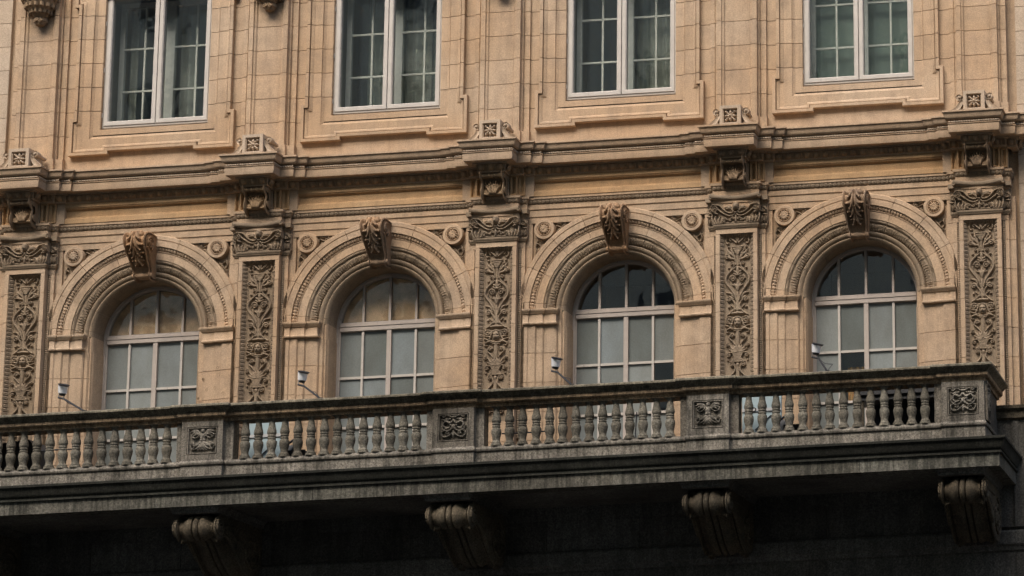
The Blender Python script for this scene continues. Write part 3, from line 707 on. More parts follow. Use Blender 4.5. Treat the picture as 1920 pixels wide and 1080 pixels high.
# frieze: framed panels between and beside the corbels
def framed(x0, x1, z0, z1, steps):
    """nested rectangles [(inset,y)...] last one filled"""
    mb = MB(); rows = []
    for ins, y in steps: rows.append([(x0+ins, y, z0+ins), (x1-ins, y, z0+ins), (x1-ins, y, z1-ins), (x0+ins, y, z1-ins), (x0+ins, y, z0+ins)])
    mb.grid(rows); mb.add(rows[-1][:4], [(0, 1, 2, 3)]); return mb
for c in BAYS:
    link('frieze_panel', framed(c-1.54, c+1.54, 14.04, 14.392, [(0, 0), (0, -.13), (.075, -.13), (.08, -.118), (.095, -.115), (.10, -.10), (.112, -.095), (.115, -.075)]), M_OCHRE_BOUNCE, B)
for i, x in enumerate(PIL):
    mb = MB(); mb.prism([(-.46, .0), (-.46, -.13), (-.215, -.13), (-.215, -.225), (.215, -.225), (.215, -.13), (.46, -.13), (.46, 0)], 14.04, 14.39)
    fb = link('frieze_block', mb, M_STONE, B, (x, 0, 0))
    for sx in (-1, 1):
        xa, xb = sorted((sx*.235, sx*.345)); link('small_panel', framed(x+xa, x+xb, 14.055, 14.385, [(0, -.12), (0, -.235), (.018, -.235), (.02, -.222), (.03, -.215), (.032, -.175)]), M_OCHRE_BOUNCE, fb)
        xa, xb = sorted((sx*.355, sx*.462)); link('small_panel', framed(x+xa, x+xb, 14.055, 14.385, [(0, -.12), (0, -.18), (.02, -.18), (.022, -.168), (.032, -.162), (.034, -.14)]), M_OCHRE_BOUNCE, fb)
        xa, xb = sorted((sx*.464, sx*.60))
        if (i > 0 or sx > 0) and (i < 4 or sx < 0): link('frieze_strip', framed(x+xa, x+xb, 14.04, 14.39, [(0, 0), (0, -.145)]), M_STONE, fb)

# frieze corbel (acanthus console)
def corbel():
    pts = [tuple(p) for p in catmull([(-.20, 14.405), (-.41, 14.405), (-.44, 14.36), (-.385, 14.32), (-.34, 14.28), (-.335, 14.20), (-.355, 14.13), (-.375, 14.085), (-.35, 14.05), (-.27, 14.04), (-.20, 14.05)], 7)]
    Ln = curve_len(pts); r = Relief(-.205, .205, 0, Ln, .006); h = .065
    r.stroke([(.190, .1), (.190, Ln)], .020, .020, .10)
    sb = Ln-.185; st = .385
    for x0, x1, s1, wd in ((.0, .0, st, .055), (.02, .055, st+.005, .045), (.035, .10, st+.03, .042), (.05, .135, st+.065, .040), (.06, .155, st+.11, .036)):
        r.stroke([(x0, sb), ((x0+x1)/2-.005, (sb+s1)/2), (x1, s1)], .014, .010, h, mid=wd*.5); r.dab(x1, s1+.008, .016, h*1.35)
    r.stroke([(0, sb+.02), (.16, sb+.015)], .02, .014, h*.6)
    r.mirror(); r.rough(.0015)
    mb = scroll_relief(pts, lambda z: .192, r, .205)
    for sx in (-1, 1):
        mb.add([(sx*.192, y, z) for y, z in pts], [tuple(range(len(pts)))])
        mb.lathe([(0, sx*.19), (.05, sx*.19), (.05, sx*.202), (.03, sx*.208), (0, sx*.208)], -.41, 14.34, 14, 'x'); mb.lathe([(0, sx*.19), (.055, sx*.19), (.055, sx*.202), (.03, sx*.208), (0, sx*.208)], -.375, 14.105, 14, 'x')
    mb.lathe([(.02, -.20), (.048, -.19), (.05, -.15), (.028, -.09), (.045, -.05), (.03, -.02), (.042, 0), (.03, .02), (.045, .05), (.028, .09), (.05, .15), (.048, .19), (.02, .20)], -.445, 14.345, 12, 'x')
    mb.box(-.235, .235, -.515, -.20, 14.405, 14.43)
    return mb.mesh('corbel', 50)
ME_COR = corbel(); ME_COR.materials.append(M_DARKSTONE)
# rosette block with scrolls standing on the cornice
def ros_box():
    mb = framed(-.175, .175, 14.897, 15.247, [(0, -.36), (0, -.60), (.052, -.60), (.055, -.585), (.065, -.583), (.067, -.52)])
    mb.add([(-.175, -.36, 14.897), (.175, -.36, 14.897), (.175, -.36, 15.247), (-.175, -.36, 15.247)], [(0, 1, 2, 3)])
    mb.box(-.18, .18, -.36, -.16, 14.897, 15.242); return mb.mesh('rosette_block')
def ros_flower():
    r = Relief(-.112, .112, -.112, .112, .0038)
    for k in range(8):
        a = PI/4*k; d = .108 if k % 2 else .098; r.leaf((.02*math.cos(a), .02*math.sin(a)), (d*math.cos(a), d*math.sin(a)), .05 if k % 2 == 0 else .036, .055)
        if k % 2: r.dab(.098*math.cos(a), .098*math.sin(a), .022, .06)
    r.dab(0, 0, .026, .08); return r.build(cull=True, y=-.548)
def ros_scroll():
    mb = MB(); c1 = (.245, 15.165); c2 = (.235, 14.945)
    pts = [(c1[0]+.048*(1-.8*t)*math.cos(2*PI*1.4*t*-1+.4), c1[1]+.048*(1-.8*t)*math.sin(2*PI*1.4*t*-1+.4)) for t in [k/20 for k in range(20, -1, -1)]]
    pts = [(c1[0]+.055*(.2+.8*t)*math.cos(-PI*1.1+2*PI*1.35*(t-1)*-1), c1[1]+.055*(.2+.8*t)*math.sin(-PI*1.1+2*PI*1.35*(t-1)*-1)) for t in [k/20 for k in range(21)]]
    body = [(.205, 15.13), (.215, 15.07), (.26, 15.0), (.315, 14.94), (.375, 14.90)]
    spine = pts+[tuple(q) for q in catmull(body, 6)]
    W = [.017]*len(pts)+list(np.linspace(.026, .05, len(spine)-len(pts)))
    left, right = [], []
    P = [np.array(q) for q in spine]
    for i, q in enumerate(P):
        d = P[min(i+1, len(P)-1)]-P[max(i-1, 0)]; d = d/max(np.linalg.norm(d), 1e-9); n_ = np.array([-d[1], d[0]])
        left.append(q+n_*W[i]); right.append(q-n_*W[i])
    rows = [[(*l, -.40)[0:1]+(-.42, l[1]) for l in left], [(l[0], -.545, l[1]) for l in left], [((l[0]*.7+r[0]*.3), -.53, (l[1]*.7+r[1]*.3)) for l, r in zip(left, right)], [((l[0]*.3+r[0]*.7), -.53, (l[1]*.3+r[1]*.7)) for l, r in zip(left, right)], [(r[0], -.545, r[1]) for r in right], [(r[0], -.42, r[1]) for r in right]]
    mb.grid(rows)
    mb.lathe([(0, -.56), (.018, -.555), (.02, -.42)], c1[0], c1[1], 10, 'y')
    mb.tube([(c2[0]+.03*(1-.7*t)*math.cos(2*PI*1.3*t), -.53, c2[1]+.03*(1-.7*t)*math.sin(2*PI*1.3*t)) for t in [k/16 for k in range(17)]], .011, 6)
    mb.add([(.185, -.47, 14.9), (.36, -.47, 14.9), (.26, -.47, 15.02), (.185, -.47, 15.12)], [(0, 1, 2, 3)])
    mb.lathe([(0, -.46), (.045, -.46), (.034, -.38), (.034, -.22)], c1[0]+.0, c1[1]-.01, 12, 'y')
    mb.prism([(.185, -.46), (.40, -.46), (.40, -.16), (.185, -.16)], 14.897, 14.915)
    return mb.mesh('scroll', 45)
ME_ROS = [ros_box(), ros_flower(), ros_scroll()]
for q in ME_ROS: q.materials.append(M_PALE)
ME_RS2 = flipx(ME_ROS[2])
for x in PIL:
    link('corbel', ME_COR, None, B, (x, 0, 0))
    rb = link('rosette_block', ME_ROS[0], None, B, (x, 0, 0)); link('carved_flower', ME_ROS[1], None, rb, (x, 0, 15.072))
    link('scroll', ME_ROS[2], None, rb, (x, 0, 0)); link('scroll', ME_RS2, None, rb, (x, 0, 0))

# ---- upper storey ---------------------------------------------------------
ZU = [15.185, 15.60, 16.024, 16.447, 16.87, 17.293, 17.716, 18.139, 18.56, TOP]
up_poly = [(-.47, .10), (-.47, -.045), (-.395, -.045), (-.392, -.03), (-.37, -.03), (-.367, -.07), (-.335, -.07), (-.335, -.15), (-.262, -.15), (-.258, -.125), (-.225, -.12), (-.205, -.095)]
up_poly = up_poly+[(-a, b_) for a, b_ in reversed(up_poly)]
base_poly = [(-.49, .10), (-.49, -.10), (-.36, -.10), (-.36, -.165), (.36, -.165), (.36, -.10), (.49, -.10), (.49, .10)]
for x in PIL:
    mb = MB(); mb.prism([(px*.985, py+.012) for px, py in up_poly], 14.9, TOP); pl = link('upper_pilaster', mb, M_STONE, B, (x, 0, 0))
    me = cached('upb', lambda: (lambda m_: (m_.prism(base_poly, 14.89, 15.185), m_.mesh('base_block'))[1])(MB())); link('base_block', me, M_STONE, pl, (x, 0, 0))
    for k, (z0, z1) in enumerate(zip(ZU, ZU[1:])):
        me = cached(('up', k), lambda: (lambda m_: (m_.prism(up_poly, z0+GAP, z1-GAP), m_.mesh('stone_block'))[1])(MB())); link('stone_block', me, M_STONE, pl, (x, 0, 0))
# window surrounds
sp_ = [(-1.357, .05), (-1.357, -.085), (-1.350, -.09), (-1.302, -.09), (-1.299, -.045), (-1.288, -.045), (-1.285, -.066), (-1.27, -.062), (-1.235, -.035), (-1.226, -.035), (-1.102, -.035), (-1.099, -.012), (-1.090, -.012), (-1.088, -.022), (-1.06, -.005), (-1.052, .0), (-.935, .0), (-.929, .01), (-.929, .22), (-1.3, .22)]
ZW = [16.024, 16.447, 16.87, 17.293, 17.716]
def ear_path(top):
    P = [(-1.357, top), (-1.357, 15.885), (-1.425, 15.885), (-1.425, 15.232), (-.74, 15.232), (-.74, 15.288)]
    return P+[(-a, b_) for a, b_ in reversed(P)]
def surround_bottom():
    mb = MB(); path = ear_path(16.024-GAP)
    # inward offset = negative d for this (counter-clockwise U) path
    prof = [(0, .05), (0, -.085), (-.007, -.09), (-.055, -.09), (-.058, -.045), (-.069, -.045), (-.072, -.066), (-.087, -.062), (-.122, -.035), (-.135, -.035)]
    rows = []
    for d, y in prof: rows.append([(x, y, z) for x, z in offs(path, -d if True else d)])
    # choose the sign that moves inwards
    t = offs(path, .1)
    if t[0][0] < path[0][0]: rows = [[(x, y, z) for x, z in offs(path, d)] for d, y in prof]
    mb.grid(rows)
    # flat field with the raised centre: front sheet
    a = [(r[0], r[2]) for r in rows[-1]]
    inner = [(-1.098, a[0][1]), (-1.098, 15.528), (1.098, 15.528), (1.098, a[-1][1])]
    def quad(x0, x1, z0, z1, y=-.035): mb.add([(x0, y, z0), (x1, y, z0), (x1, y, z1), (x0, y, z1)], [(0, 1, 2, 3)])
    xo, xi = a[0][0], inner[0][0]; ze = a[2][1]; xe = a[2][0]; zb = a[3][1]; xs_ = a[4][0]; zm = a[5][1]
    for s in (-1, 1):
        q = lambda x0, x1, z0, z1: quad(*sorted((s*-x0, s*-x1)), z0, z1)
        q(xo, xi, 15.528, a[0][1]); q(xe, xo, zb, ze); q(xo, xi, zb, 15.528)
    q_ = lambda x0, x1, z0, z1: quad(x0, x1, z0, z1)
    q_(xi, xs_, zb, 15.528); q_(-xs_, -xi, zb, 15.528); q_(xs_, -xs_, zm, 15.528)
    # inner ledge and sill
    p2 = [(-1.098, 16.024-GAP), (-1.098, 15.528), (1.098, 15.528), (1.098, 16.024-GAP)]
    pr2 = [(0, -.035), (.006, -.022), (.038, -.005), (.046, .0), (.163, .0), (.169, .01), (.169, .22)]
    sg = -1 if offs(p2, .1)[0][0] < p2[0][0] else 1
    mb.grid([[(x, y, z) for x, z in offs(p2, sg*d)] for d, y in pr2])
    return mb.mesh('sill_block', 30)
ME_SILL = surround_bottom(); ME_SILL.materials.append(M_STONE)
top_sill = ME_SILL.copy(); top_sill.transform(Matrix.Translation((0, 0, 33.74)) @ Matrix.Scale(-1, 4, (0, 0, 1))); top_sill.flip_normals()
for c in BAYS:
    mb = MB()
    mb.add([(-1.53, .0, 14.88), (1.53, .0, 14.88), (1.53, .0, 15.60-GAP), (-1.53, .0, 15.60-GAP)], [(0, 1, 2, 3)])
    wl = link('bay_wall', mb, M_STONE, B, (c, 0, 0))
    for k, (z0, z1) in enumerate(zip(ZU[1:], ZU[2:])):
        for sx in (-1, 1):
            def mk():
                m_ = MB(); xa, xb = sorted((sx*1.3, sx*1.53)); m_.box(xa, xb, 0, .10, z0+GAP, z1-GAP); return m_.mesh('wall_block')
            link('wall_block', cached(('wb', k, sx), mk), M_STONE, wl, (c, 0, 0))
    sr_ = link('window_surround', ME_SILL, None, B, (c, 0, 0)); link('lintel_block', top_sill, None, sr_, (c, 0, 0))
    for sx in (-1, 1):
        for k, (z0, z1) in enumerate(zip(ZW, ZW[1:])):
            me = cached(('sj', k, sx), lambda: (lambda m_: (m_.prism([(-sx*px, py) for px, py in sp_], z0+GAP, z1-GAP), m_.mesh('jamb_block'))[1])(MB()))
            link('jamb_block', me, M_STONE, sr_, (c, 0, 0))
# plain ashlar at both ends
for xa, xb in ((-12, -.61), (16.61, 30)):
    zc = [9.0, 9.45, 9.96, 10.44, 10.925, 11.41, 11.895, 12.38, 12.865, 13.35, 13.84, 14.33, 14.76]+ZU[0:]
    mb = MB(); mb.box(xa, xb, .075, .3, 9.0, TOP); sw = link('side_wall', mb, M_PALE, B)
    for r_, (z0, z1) in enumerate(zip(zc, zc[1:])):
        e = xb if xa < 0 else xa; sgn = -1 if xa < 0 else 1; ln = [0, 1.42, 2.9, 4.4] if r_ % 2 else [0, .74, 2.2, 3.7]
        for a, b_ in zip(ln, ln[1:]):
            x0, x1 = sorted((e+sgn*a, e+sgn*b_)); mb = MB(); mb.box(x0+GAP*.8, x1-GAP*.8, .06, .2, z0+GAP, z1-GAP); link('wall_block', mb, M_PALE, sw)
# carved pendants at the top
def pendant():
    mb = MB(); mb.lathe([(0, 17.53), (.07, 17.545), (.10, 17.60), (.085, 17.66), (.12, 17.70), (.20, 17.80), (.27, 17.92), (.31, 18.05), (.33, 18.2), (0, 18.2)], 0, -.17, 20)
    for k in range(16):
        a = 2*PI*k/16
        for z, rr, s in ((17.63, .09, .03), (17.76, .17, .035), (17.86, .24, .04), (17.99, .29, .045), (18.1, .32, .045)):
            mb.ell((rr*math.cos(a+z*9), -.17+rr*math.sin(a+z*9), z), (s, s, s*1.5), 6)
    for sx in (-1, 1): mb.tube([(sx*.045+.03*(1-.8*t)*math.cos(9*t), -.275, 17.60+.03*(1-.8*t)*math.sin(9*t)) for t in [k/16 for k in range(17)]], .012, 6)
    return mb.mesh('pendant', 40)
ME_PEN = pendant(); ME_PEN.materials.append(M_DARKSTONE)
for x in PIL: link('carved_pendant', ME_PEN, None, B, (x+.02, 0, 0))

# ---- arched windows ---------------------------------------------------------
def arch_frame():
    mb = MB(); n = 48
    outer = [(-.90, 9.45)]+[(-.90*math.cos(PI*k/n), ZS+.90*math.sin(PI*k/n)) for k in range(n+1)]+[(.90, 9.45)]
    def ring(ins): return [(-.90+ins, 9.45)]+[(-(.90-ins)*math.cos(PI*k/n), ZS+(.90-ins)*math.sin(PI*k/n)) for k in range(n+1)]+[(.90-ins, 9.45)]
    rows = [[(x, y, z) for x, z in ring(i)] for i, y in ((-.02, .50), (-.02, .40), (.04, .40), (.044, .415), (.066, .42), (.07, .50))]
    mb.grid(rows); mb.box(-.90, .90, .40, .50, 9.40, 9.47); return mb.mesh('window', 35)
def transom():
    mb = MB(); mb.box(-.835, .835, .385, .49, 12.065, 12.135); mb.box(-.835, .835, .40, .49, 12.055, 12.065); mb.box(-.84, .84, .375, .49, 12.139, 12.158); mb.box(-.83, .83, .395, .49, 12.16, 12.212); return mb.mesh('transom')
ME_AF = arch_frame(); ME_TR = transom()
def vbar(w, z0, z1, y0=.405, y1=.47):
    mb = MB(); mb.box(-w/2, w/2, y0, y1, z0, z1); return mb.mesh('glazing_bar')
ME_MU = vbar(.075, 9.47, 12.055, .395); ME_GB = vbar(.038, 9.47, 12.055)
ME_LB = [vbar(.038, 12.212, ZS+math.sqrt(.85**2-.45**2)), vbar(.042, 12.212, ZS+.85)]
XB = [-.832, -.45, 0, .45, .832]; ZB = [9.47, 10.43, 11.27, 12.055]
def hbar():
    mb = MB(); mb.box(-.83, .83, .41, .465, -.02, .02); return mb.mesh('glazing_bar')
ME_HB = hbar()
def pane(x0, x1, z0, z1, y):
    mb = MB(); mb.box(x0, x1, y, y+.006, z0, z1); return mb.mesh('pane', 0)
def lunette(x0, x1, y):
    mb = MB(); n = 10; xs = [x0+(x1-x0)*k/n for k in range(n+1)]; zt = lambda x: ZS+math.sqrt(max(.842**2-x*x, .0088))
    poly = [(x0, 12.205), (x1, 12.205)]+[(x, zt(x)) for x in reversed(xs)]
    V = [(x, y, z) for x, z in poly]+[(x, y+.006, z) for x, z in poly]; m_ = len(poly)
    mb.add(V, [tuple(range(m_)), tuple(range(2*m_-1, m_-1, -1))]+[(i, (i+1) % m_, m_+(i+1) % m_, m_+i) for i in range(m_)]); return mb.mesh('pane', 0)
PANES = {}
for b_, c in enumerate(BAYS):
    wn = link('arched_window', ME_AF, M_PAINT2, B, (c, 0, 0)); link('transom', ME_TR, M_PAINT2, wn, (c, 0, 0))
    link('mullion', ME_MU, M_PAINT2, wn, (c, 0, 0))
    for x in (-.45, .45): link('glazing_bar', ME_GB, M_PAINT, wn, (c+x, 0, 0)); link('glazing_bar', ME_LB[0], M_PAINT2, wn, (c+x, 0, 0))
    link('glazing_bar', ME_LB[1], M_PAINT2, wn, (c, 0, 0))
    for z in ZB[1:3]: link('glazing_bar', ME_HB, M_PAINT, wn, (c, 0, z))
    for k in range(4):
        for r_ in range(3):
            clear = (b_ == 2 and r_ == 1 and k == 3) or (b_ == 3 and r_ == 1 and k == 1)
            key = (k, r_, clear)
            if key not in PANES:
                PANES[key] = pane(XB[k], XB[k+1], ZB[r_], ZB[r_+1], .44); PANES[key].materials.append(M_GLASS if clear else M_FROST)
            link('pane', PANES[key], None, wn, (c, 0, 0))
        if ('l', k) not in PANES: PANES['l', k] = lunette(XB[k], XB[k+1], .44); PANES['l', k].materials.append(M_GLASS)
        link('pane', PANES['l', k], None, wn, (c, 0, 0))
    if b_ < 2:
        mb = MB(); mb.box(-.86, .86, .485, .492, 12.24, 13.0); link('blind', mb, M_BROWN_REFL, wn, (c, 0, 0))  # no real blind: brown sheet added to imitate a reflection in the lunette
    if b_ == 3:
        mb = MB(); mb.grid([[(-.36+.3*k/12, .62+.03*math.sin(k*1.7), z) for k in range(13)] for z in (10.3, 10.7, 11.05)]); link('curtain', mb, M_ORANGE_REFL, wn, (c, 0, 0))  # no real curtain: orange sheet added to imitate a reflection in the pane
    mb = MB()                                              # room behind
    mb.add([(-1.1, .52, 9.3), (1.1, .52, 9.3), (1.1, 2.9, 9.3), (-1.1, 2.9, 9.3), (-1.1, .52, 13.24), (1.1, .52, 13.24), (1.1, 2.9, 13.24), (-1.1, 2.9, 13.24)], [(0, 1, 2, 3), (4, 5, 6, 7), (0, 4, 7, 3), (1, 5, 6, 2), (3, 2, 6, 7)])
    link('room', mb, M_ROOM, wn, (c, 0, 0))

# ---- upper casement windows -------------------------------------------------
def casement():
    mb = MB(); fr = [(-.929, 15.735), (.929, 15.735), (.929, 18.12), (-.929, 18.12)]
    sgn = -1 if offs(fr, .1, True)[0][0] < fr[0][0] else 1
    rows = [[(x, y, z) for x, z in (lambda q: q+[q[0]])(offs(fr, sgn*d, True))] for d, y in ((0, .18), (0, .06), (.035, .055), (.04, .08), (.045, .18))]
    mb.grid(rows); return mb.mesh('window', 30)
def sash(x0, x1):
    mb = MB(); fr = [(x0, 15.772), (x1, 15.772), (x1, 18.08), (x0, 18.08)]; sgn = -1 if offs(fr, .1, True)[0][0] < fr[0][0] else 1
    rows = [[(x, y, z) for x, z in (lambda q: q+[q[0]])(offs(fr, sgn*d, True))] for d, y in ((0, .14), (0, .046), (.003, .042), (.062, .042), (.068, .05), (.076, .055), (.078, .14))]
    mb.grid(rows); return mb.mesh('sash', 30)
ME_CS = casement(); ME_SA = [sash(-.898, -.006), sash(.006, .898)]
def inner_frame():
    mb = MB(); fr = [(-.90, 15.78), (.90, 15.78), (.90, 18.1), (-.90, 18.1)]; sgn = -1 if offs(fr, .1, True)[0][0] < fr[0][0] else 1
    mb.grid([[(x, y, z) for x, z in (lambda q: q+[q[0]])(offs(fr, sgn*d, True))] for d, y in ((0, .56), (0, .48), (.085, .48), (.085, .56))])
    mb.box(-.075, .075, .478, .56, 15.86, 18.02); return mb.mesh('inner_frame')
ME_IF = inner_frame()
def hinge():
    mb = MB(); mb.lathe([(0, 0), (.012, 0), (.012, .075), (0, .075)], 0, .04, 8); return mb.mesh('hinge')
ME_HG = hinge()
ME_IV = vbar(.032, 15.86, 18.02, .49, .53); 
def ihbar():
    mb = MB(); mb.box(-.82, -.075, .49, .53, -.016, .016); mb.box(.075, .82, .49, .53, -.016, .016); return mb.mesh('inner_bar')
ME_IH = ihbar()
def curtain(x0, x1, z0, z1, y, amp, per):
    mb = MB(); n = 60
    xs = [x0+(x1-x0)*k/n for k in range(n+1)]
    mb.grid([[(x, y+amp*math.sin(2*PI*x/per+.7*math.sin(x*9)), z) for x in xs] for z in (z0, z1)]); return mb.mesh('curtain', 80)
for b_, c in enumerate(BAYS):
    wn = link('casement_window', ME_CS, M_PAINT, B, (c, 0, 0))
    for k in range(2):
        link('sash', ME_SA[k], M_PAINT, wn, (c, 0, 0))
        x0, x1 = ((-.822, -.08), (.08, .822))[k]; me = cached(('up', 'pane', k), lambda: pane(x0, x1, 15.848, 18.004, .09)); link('pane', me, M_GLASS, wn, (c, 0, 0))
        x0, x1 = ((-.818, -.073), (.073, .818))[k]; me = cached(('up', 'pane2', k), lambda: pane(x0, x1, 15.86, 18.02, .51)); link('inner_pane', me, M_GLASS, wn, (c, 0, 0))
    link('inner_frame', ME_IF, M_INNER, wn, (c, 0, 0))
    for x in (-.458, .458): link('glazing_bar', ME_IV, M_INNER, wn, (c+x, 0, 0))
    for z in (16.51, 17.27): link('glazing_bar', ME_IH, M_INNER, wn, (c, 0, z))
    for z in (15.92, 16.72, 17.55): link('hinge', ME_HG, M_PAINT, wn, (c-.93, 0, z))
    if b_ == 3:
        link('blind', curtain(-.9, .9, 15.8, 18.1, .66, .008, .4), M_BLIND, wn, (c, 0, 0))
    else:
        spans = [[(-.82, -.66, 0), (-.42, -.12, 1), (.10, .34, 0), (.52, .86, 1)], [(-.62, .05, 1), (.05, .50, 0), (.5, .88, 1)], [(-.30, -.05, 1), (.05, .30, 1), (.30, .88, 0)]][b_]
        for x0, x1, dk in spans: link('curtain', curtain(x0, x1, 15.8, 18.1, .70+.05*dk, .028, .15), M_CURT2 if dk else M_CURT, wn, (c, 0, 0))
    mb = MB(); mb.add([(-1.05, .2, 15.62), (1.05, .2, 15.62), (1.05, 2.9, 15.62), (-1.05, 2.9, 15.62), (-1.05, .2, 18.14), (1.05, .2, 18.14), (1.05, 2.9, 18.14), (-1.05, 2.9, 18.14)], [(0, 1, 2, 3), (4, 5, 6, 7), (0, 4, 7, 3), (1, 5, 6, 2), (3, 2, 6, 7)])
    link('room', mb, M_ROOM, wn, (c, 0, 0))

# ---- lower storey (below the balcony) ----------------------------------------
mb = MB(); mb.box(-12, 30, -.45, -.10, 0, 9.05)
lw = link('lower_wall', mb, M_LOW, B)
mb = MB(); sweep(mb, [(-12, -.45), (30, -.45)], [(-.02, 7.72), (.03, 7.74), (.04, 7.80), (.075, 7.83), (.075, 8.02), (.05, 8.05), (-.02, 8.06)]); link('string_course', mb, M_LOW, lw)
for r_, (z0, z1) in enumerate(((8.07, 8.55), (8.55, 9.02), (7.15, 7.71), (6.55, 7.15))):
    for k in range(16):
        x0 = -3+1.5*k+(.75 if r_ % 2 else 0); mb = MB(); mb.box(x0+.006, x0+1.494, -.462, -.40, z0+.006, z1-.006); link('stone_block', mb, M_LOW, lw)
mb = MB(); mb.box(16.0, 30, -.50, -.452, 8.1, 9.80); mb.box(16.50, 16.58, -.53, -.50, 8.1, 9.78); mb.box(16.68, 16.72, -.53, -.50, 8.1, 9.78); mb.box(16.95, 17.03, -.53, -.50, 8.1, 9.7); mb.box(17.25, 17.31, -.53, -.50, 8.1, 9.7); link('parapet_wall', mb, M_LOW, lw)
mb = MB(); sweep(mb, [(16.2, -.50), (16.85, -.50), (16.85, -.44), (30, -.44)], [(0, 9.80), (.06, 9.83), (.07, 9.93), (.12, 9.97), (.13, 10.02), (.0, 10.05), (-.4, 10.06)]); link('parapet_coping', mb, M_BRK, lw)

# ================================================================== BALCONY
BA = thing('stone_balcony', 'long grey granite balcony with balusters and scroll brackets below the arched windows', 'balcony', (8, -1.2, 8.75))
PR = [0.0, 4.0, 8.0, 12.0, 15.95]; XE = 15.95
def bal_path(h, y, run, yb=-.45):
    p = [(-6, run)]
    for x in PR[:-1]: p += [(x-h, run), (x-h, y), (x+h, y), (x+h, run)]
    return p+[(XE-h, run), (XE-h, y), (XE+h, y), (XE+h, yb)]
# slab with its cornice
path = [(-6, -2.0), (XE+.33, -2.0), (XE+.33, -.45)]
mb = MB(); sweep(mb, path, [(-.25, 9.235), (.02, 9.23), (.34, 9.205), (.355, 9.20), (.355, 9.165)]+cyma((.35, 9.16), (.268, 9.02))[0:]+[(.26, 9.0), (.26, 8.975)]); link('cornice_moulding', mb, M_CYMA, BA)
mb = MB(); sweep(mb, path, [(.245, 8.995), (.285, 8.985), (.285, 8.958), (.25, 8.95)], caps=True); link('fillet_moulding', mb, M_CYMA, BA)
# fascia stones
fx = [-6, -3.2, -1.0, 1.0, 3.4, 5.9, 8.6, 10.6, 12.5, 14.4, XE+.33+.25]
for a, b_ in zip(fx, fx[1:]): mb = MB(); mb.box(a+.003, b_-.003, -2.25, -1.9, 8.757, 8.952); link('fascia_stone', mb, M_FASC, BA)
mb = MB(); mb.box(XE+.2, XE+.33+.249, -1.897, -.46, 8.757, 8.952); link('fascia_stone', mb, M_FASC, BA)
mb = MB(); mb.box(-6, XE+.30, -1.98, -.40, 8.82, 9.19); mb.box(-6, XE+.2, -1.89, -.44, 8.775, 8.82); link('slab', mb, M_LOW, BA)
mb = MB(); mb.box(-6, XE+.3, -2.0, .3, 9.194, 9.225); link('terrace_floor', mb, M_PAVE, BA)
# plinth
px_ = bal_path(.33, -2.0, -1.93)
mb = MB(); sweep(mb, px_, [(-.25, 9.225), (.0, 9.226), (.0, 9.44), (-.25, 9.442)]); pn = link('plinth', mb, M_GRAN, BA)
mb = MB(); sweep(mb, px_, [(-.3, 9.444), (.022, 9.445), (.03, 9.46), (.03, 9.482), (.012, 9.50), (.006, 9.522), (-.3, 9.524)]); link('base_moulding', mb, M_GRAN, BA)
# coping
cp_ = bal_path(.33, -2.0, -1.935)
mb = MB(); sweep(mb, cp_, [(-.30, 10.140), (.0, 10.141), (.01, 10.185), (.05, 10.20), (.062, 10.215), (.062, 10.262)]); link('coping_fillet', mb, M_FILL, BA)
mb = MB(); sweep(mb, cp_, [(.05, 10.264), (.072, 10.285), (.105, 10.318), (.135, 10.332), (.148, 10.35), (.146, 10.375), (.125, 10.392), (.0, 10.402), (-.33, 10.404), (-.36, 10.38), (-.36, 10.20), (-.30, 10.165)]); link('coping', mb, M_CAP, BA)
# pedestals
def ped_relief(kind):
    r = Relief(-.205, .205, 9.645, 10.055, .0042); h = .045; z0 = 9.85
    if kind == 0:                                          # winged cherub
        r.dab(0, 9.985, .035, .055, .042); r.dab(0, 9.90, .05, .05, .07); r.dab(.018, 9.845, .03, .045, .04)
        for a, L in ((28, .17), (16, .18), (2, .16), (-12, .13)): r.leaf((.03, 9.93), (.03+L*math.cos(math.radians(a)), 9.925+L*math.sin(math.radians(a))), .045, h, .18)
        r.stroke([(.04, 9.93), (.10, 9.88), (.16, 9.89), (.18, 9.93)], .014, .01, h)
        for a, L in ((-20, .17), (-45, .18), (-68, .15), (-88, .14)): r.leaf((.02, 9.82), (.02+L*math.cos(math.radians(a)), 9.82+L*math.sin(math.radians(a))), .05, h, -.2)
        r.stroke([(.03, 9.80), (.10, 9.77), (.16, 9.70), (.19, 9.75)], .016, .012, h); r.spiral((.155, 9.77), .025, 1.3, 0, 1, .01, h)
    else:                                                  # grotesque mask with scrolls
        r.dab(0, 10.0, .05, .04, .03); r.stroke([(.03, 10.0), (.10, 10.03), (.15, 10.0), (.18, 10.02)], .018, .012, h); r.leaf((.06, 9.97), (.17, 9.955), .05, h)
        r.stroke([(.0, 9.95), (.05, 9.90), (.12, 9.93), (.16, 9.88), (.13, 9.83)], .022, .015, h*1.2); r.dab(.045, 9.87, .03, .05, .024)
        r.stroke([(.0, 9.86), (.04, 9.80), (.10, 9.78), (.16, 9.80), (.19, 9.86)], .02, .012, h*1.2); r.dab(0, 9.845, .035, .055, .05); r.leaf((.06, 9.84), (.16, 9.80), .05, h)
        r.stroke([(.02, 9.74), (.08, 9.70), (.14, 9.685), (.18, 9.71), (.19, 9.77), (.16, 9.78)], .017, .013, h); r.spiral((.09, 9.74), .03, 1.3, 0, 1, .012, h); r.leaf((0, 9.77), (0, 9.67), .06, h)
        r.leaf((.02, 9.90), (.19, 9.97), .04, h)
    r.mirror(); r.rough(.0007); return r.build(y=0)
ME_PR = [ped_relief(0), ped_relief(1)]
for q in ME_PR: q.materials.append(M_GRAN)
STEPS = [(0, 0), (.0, .0)]
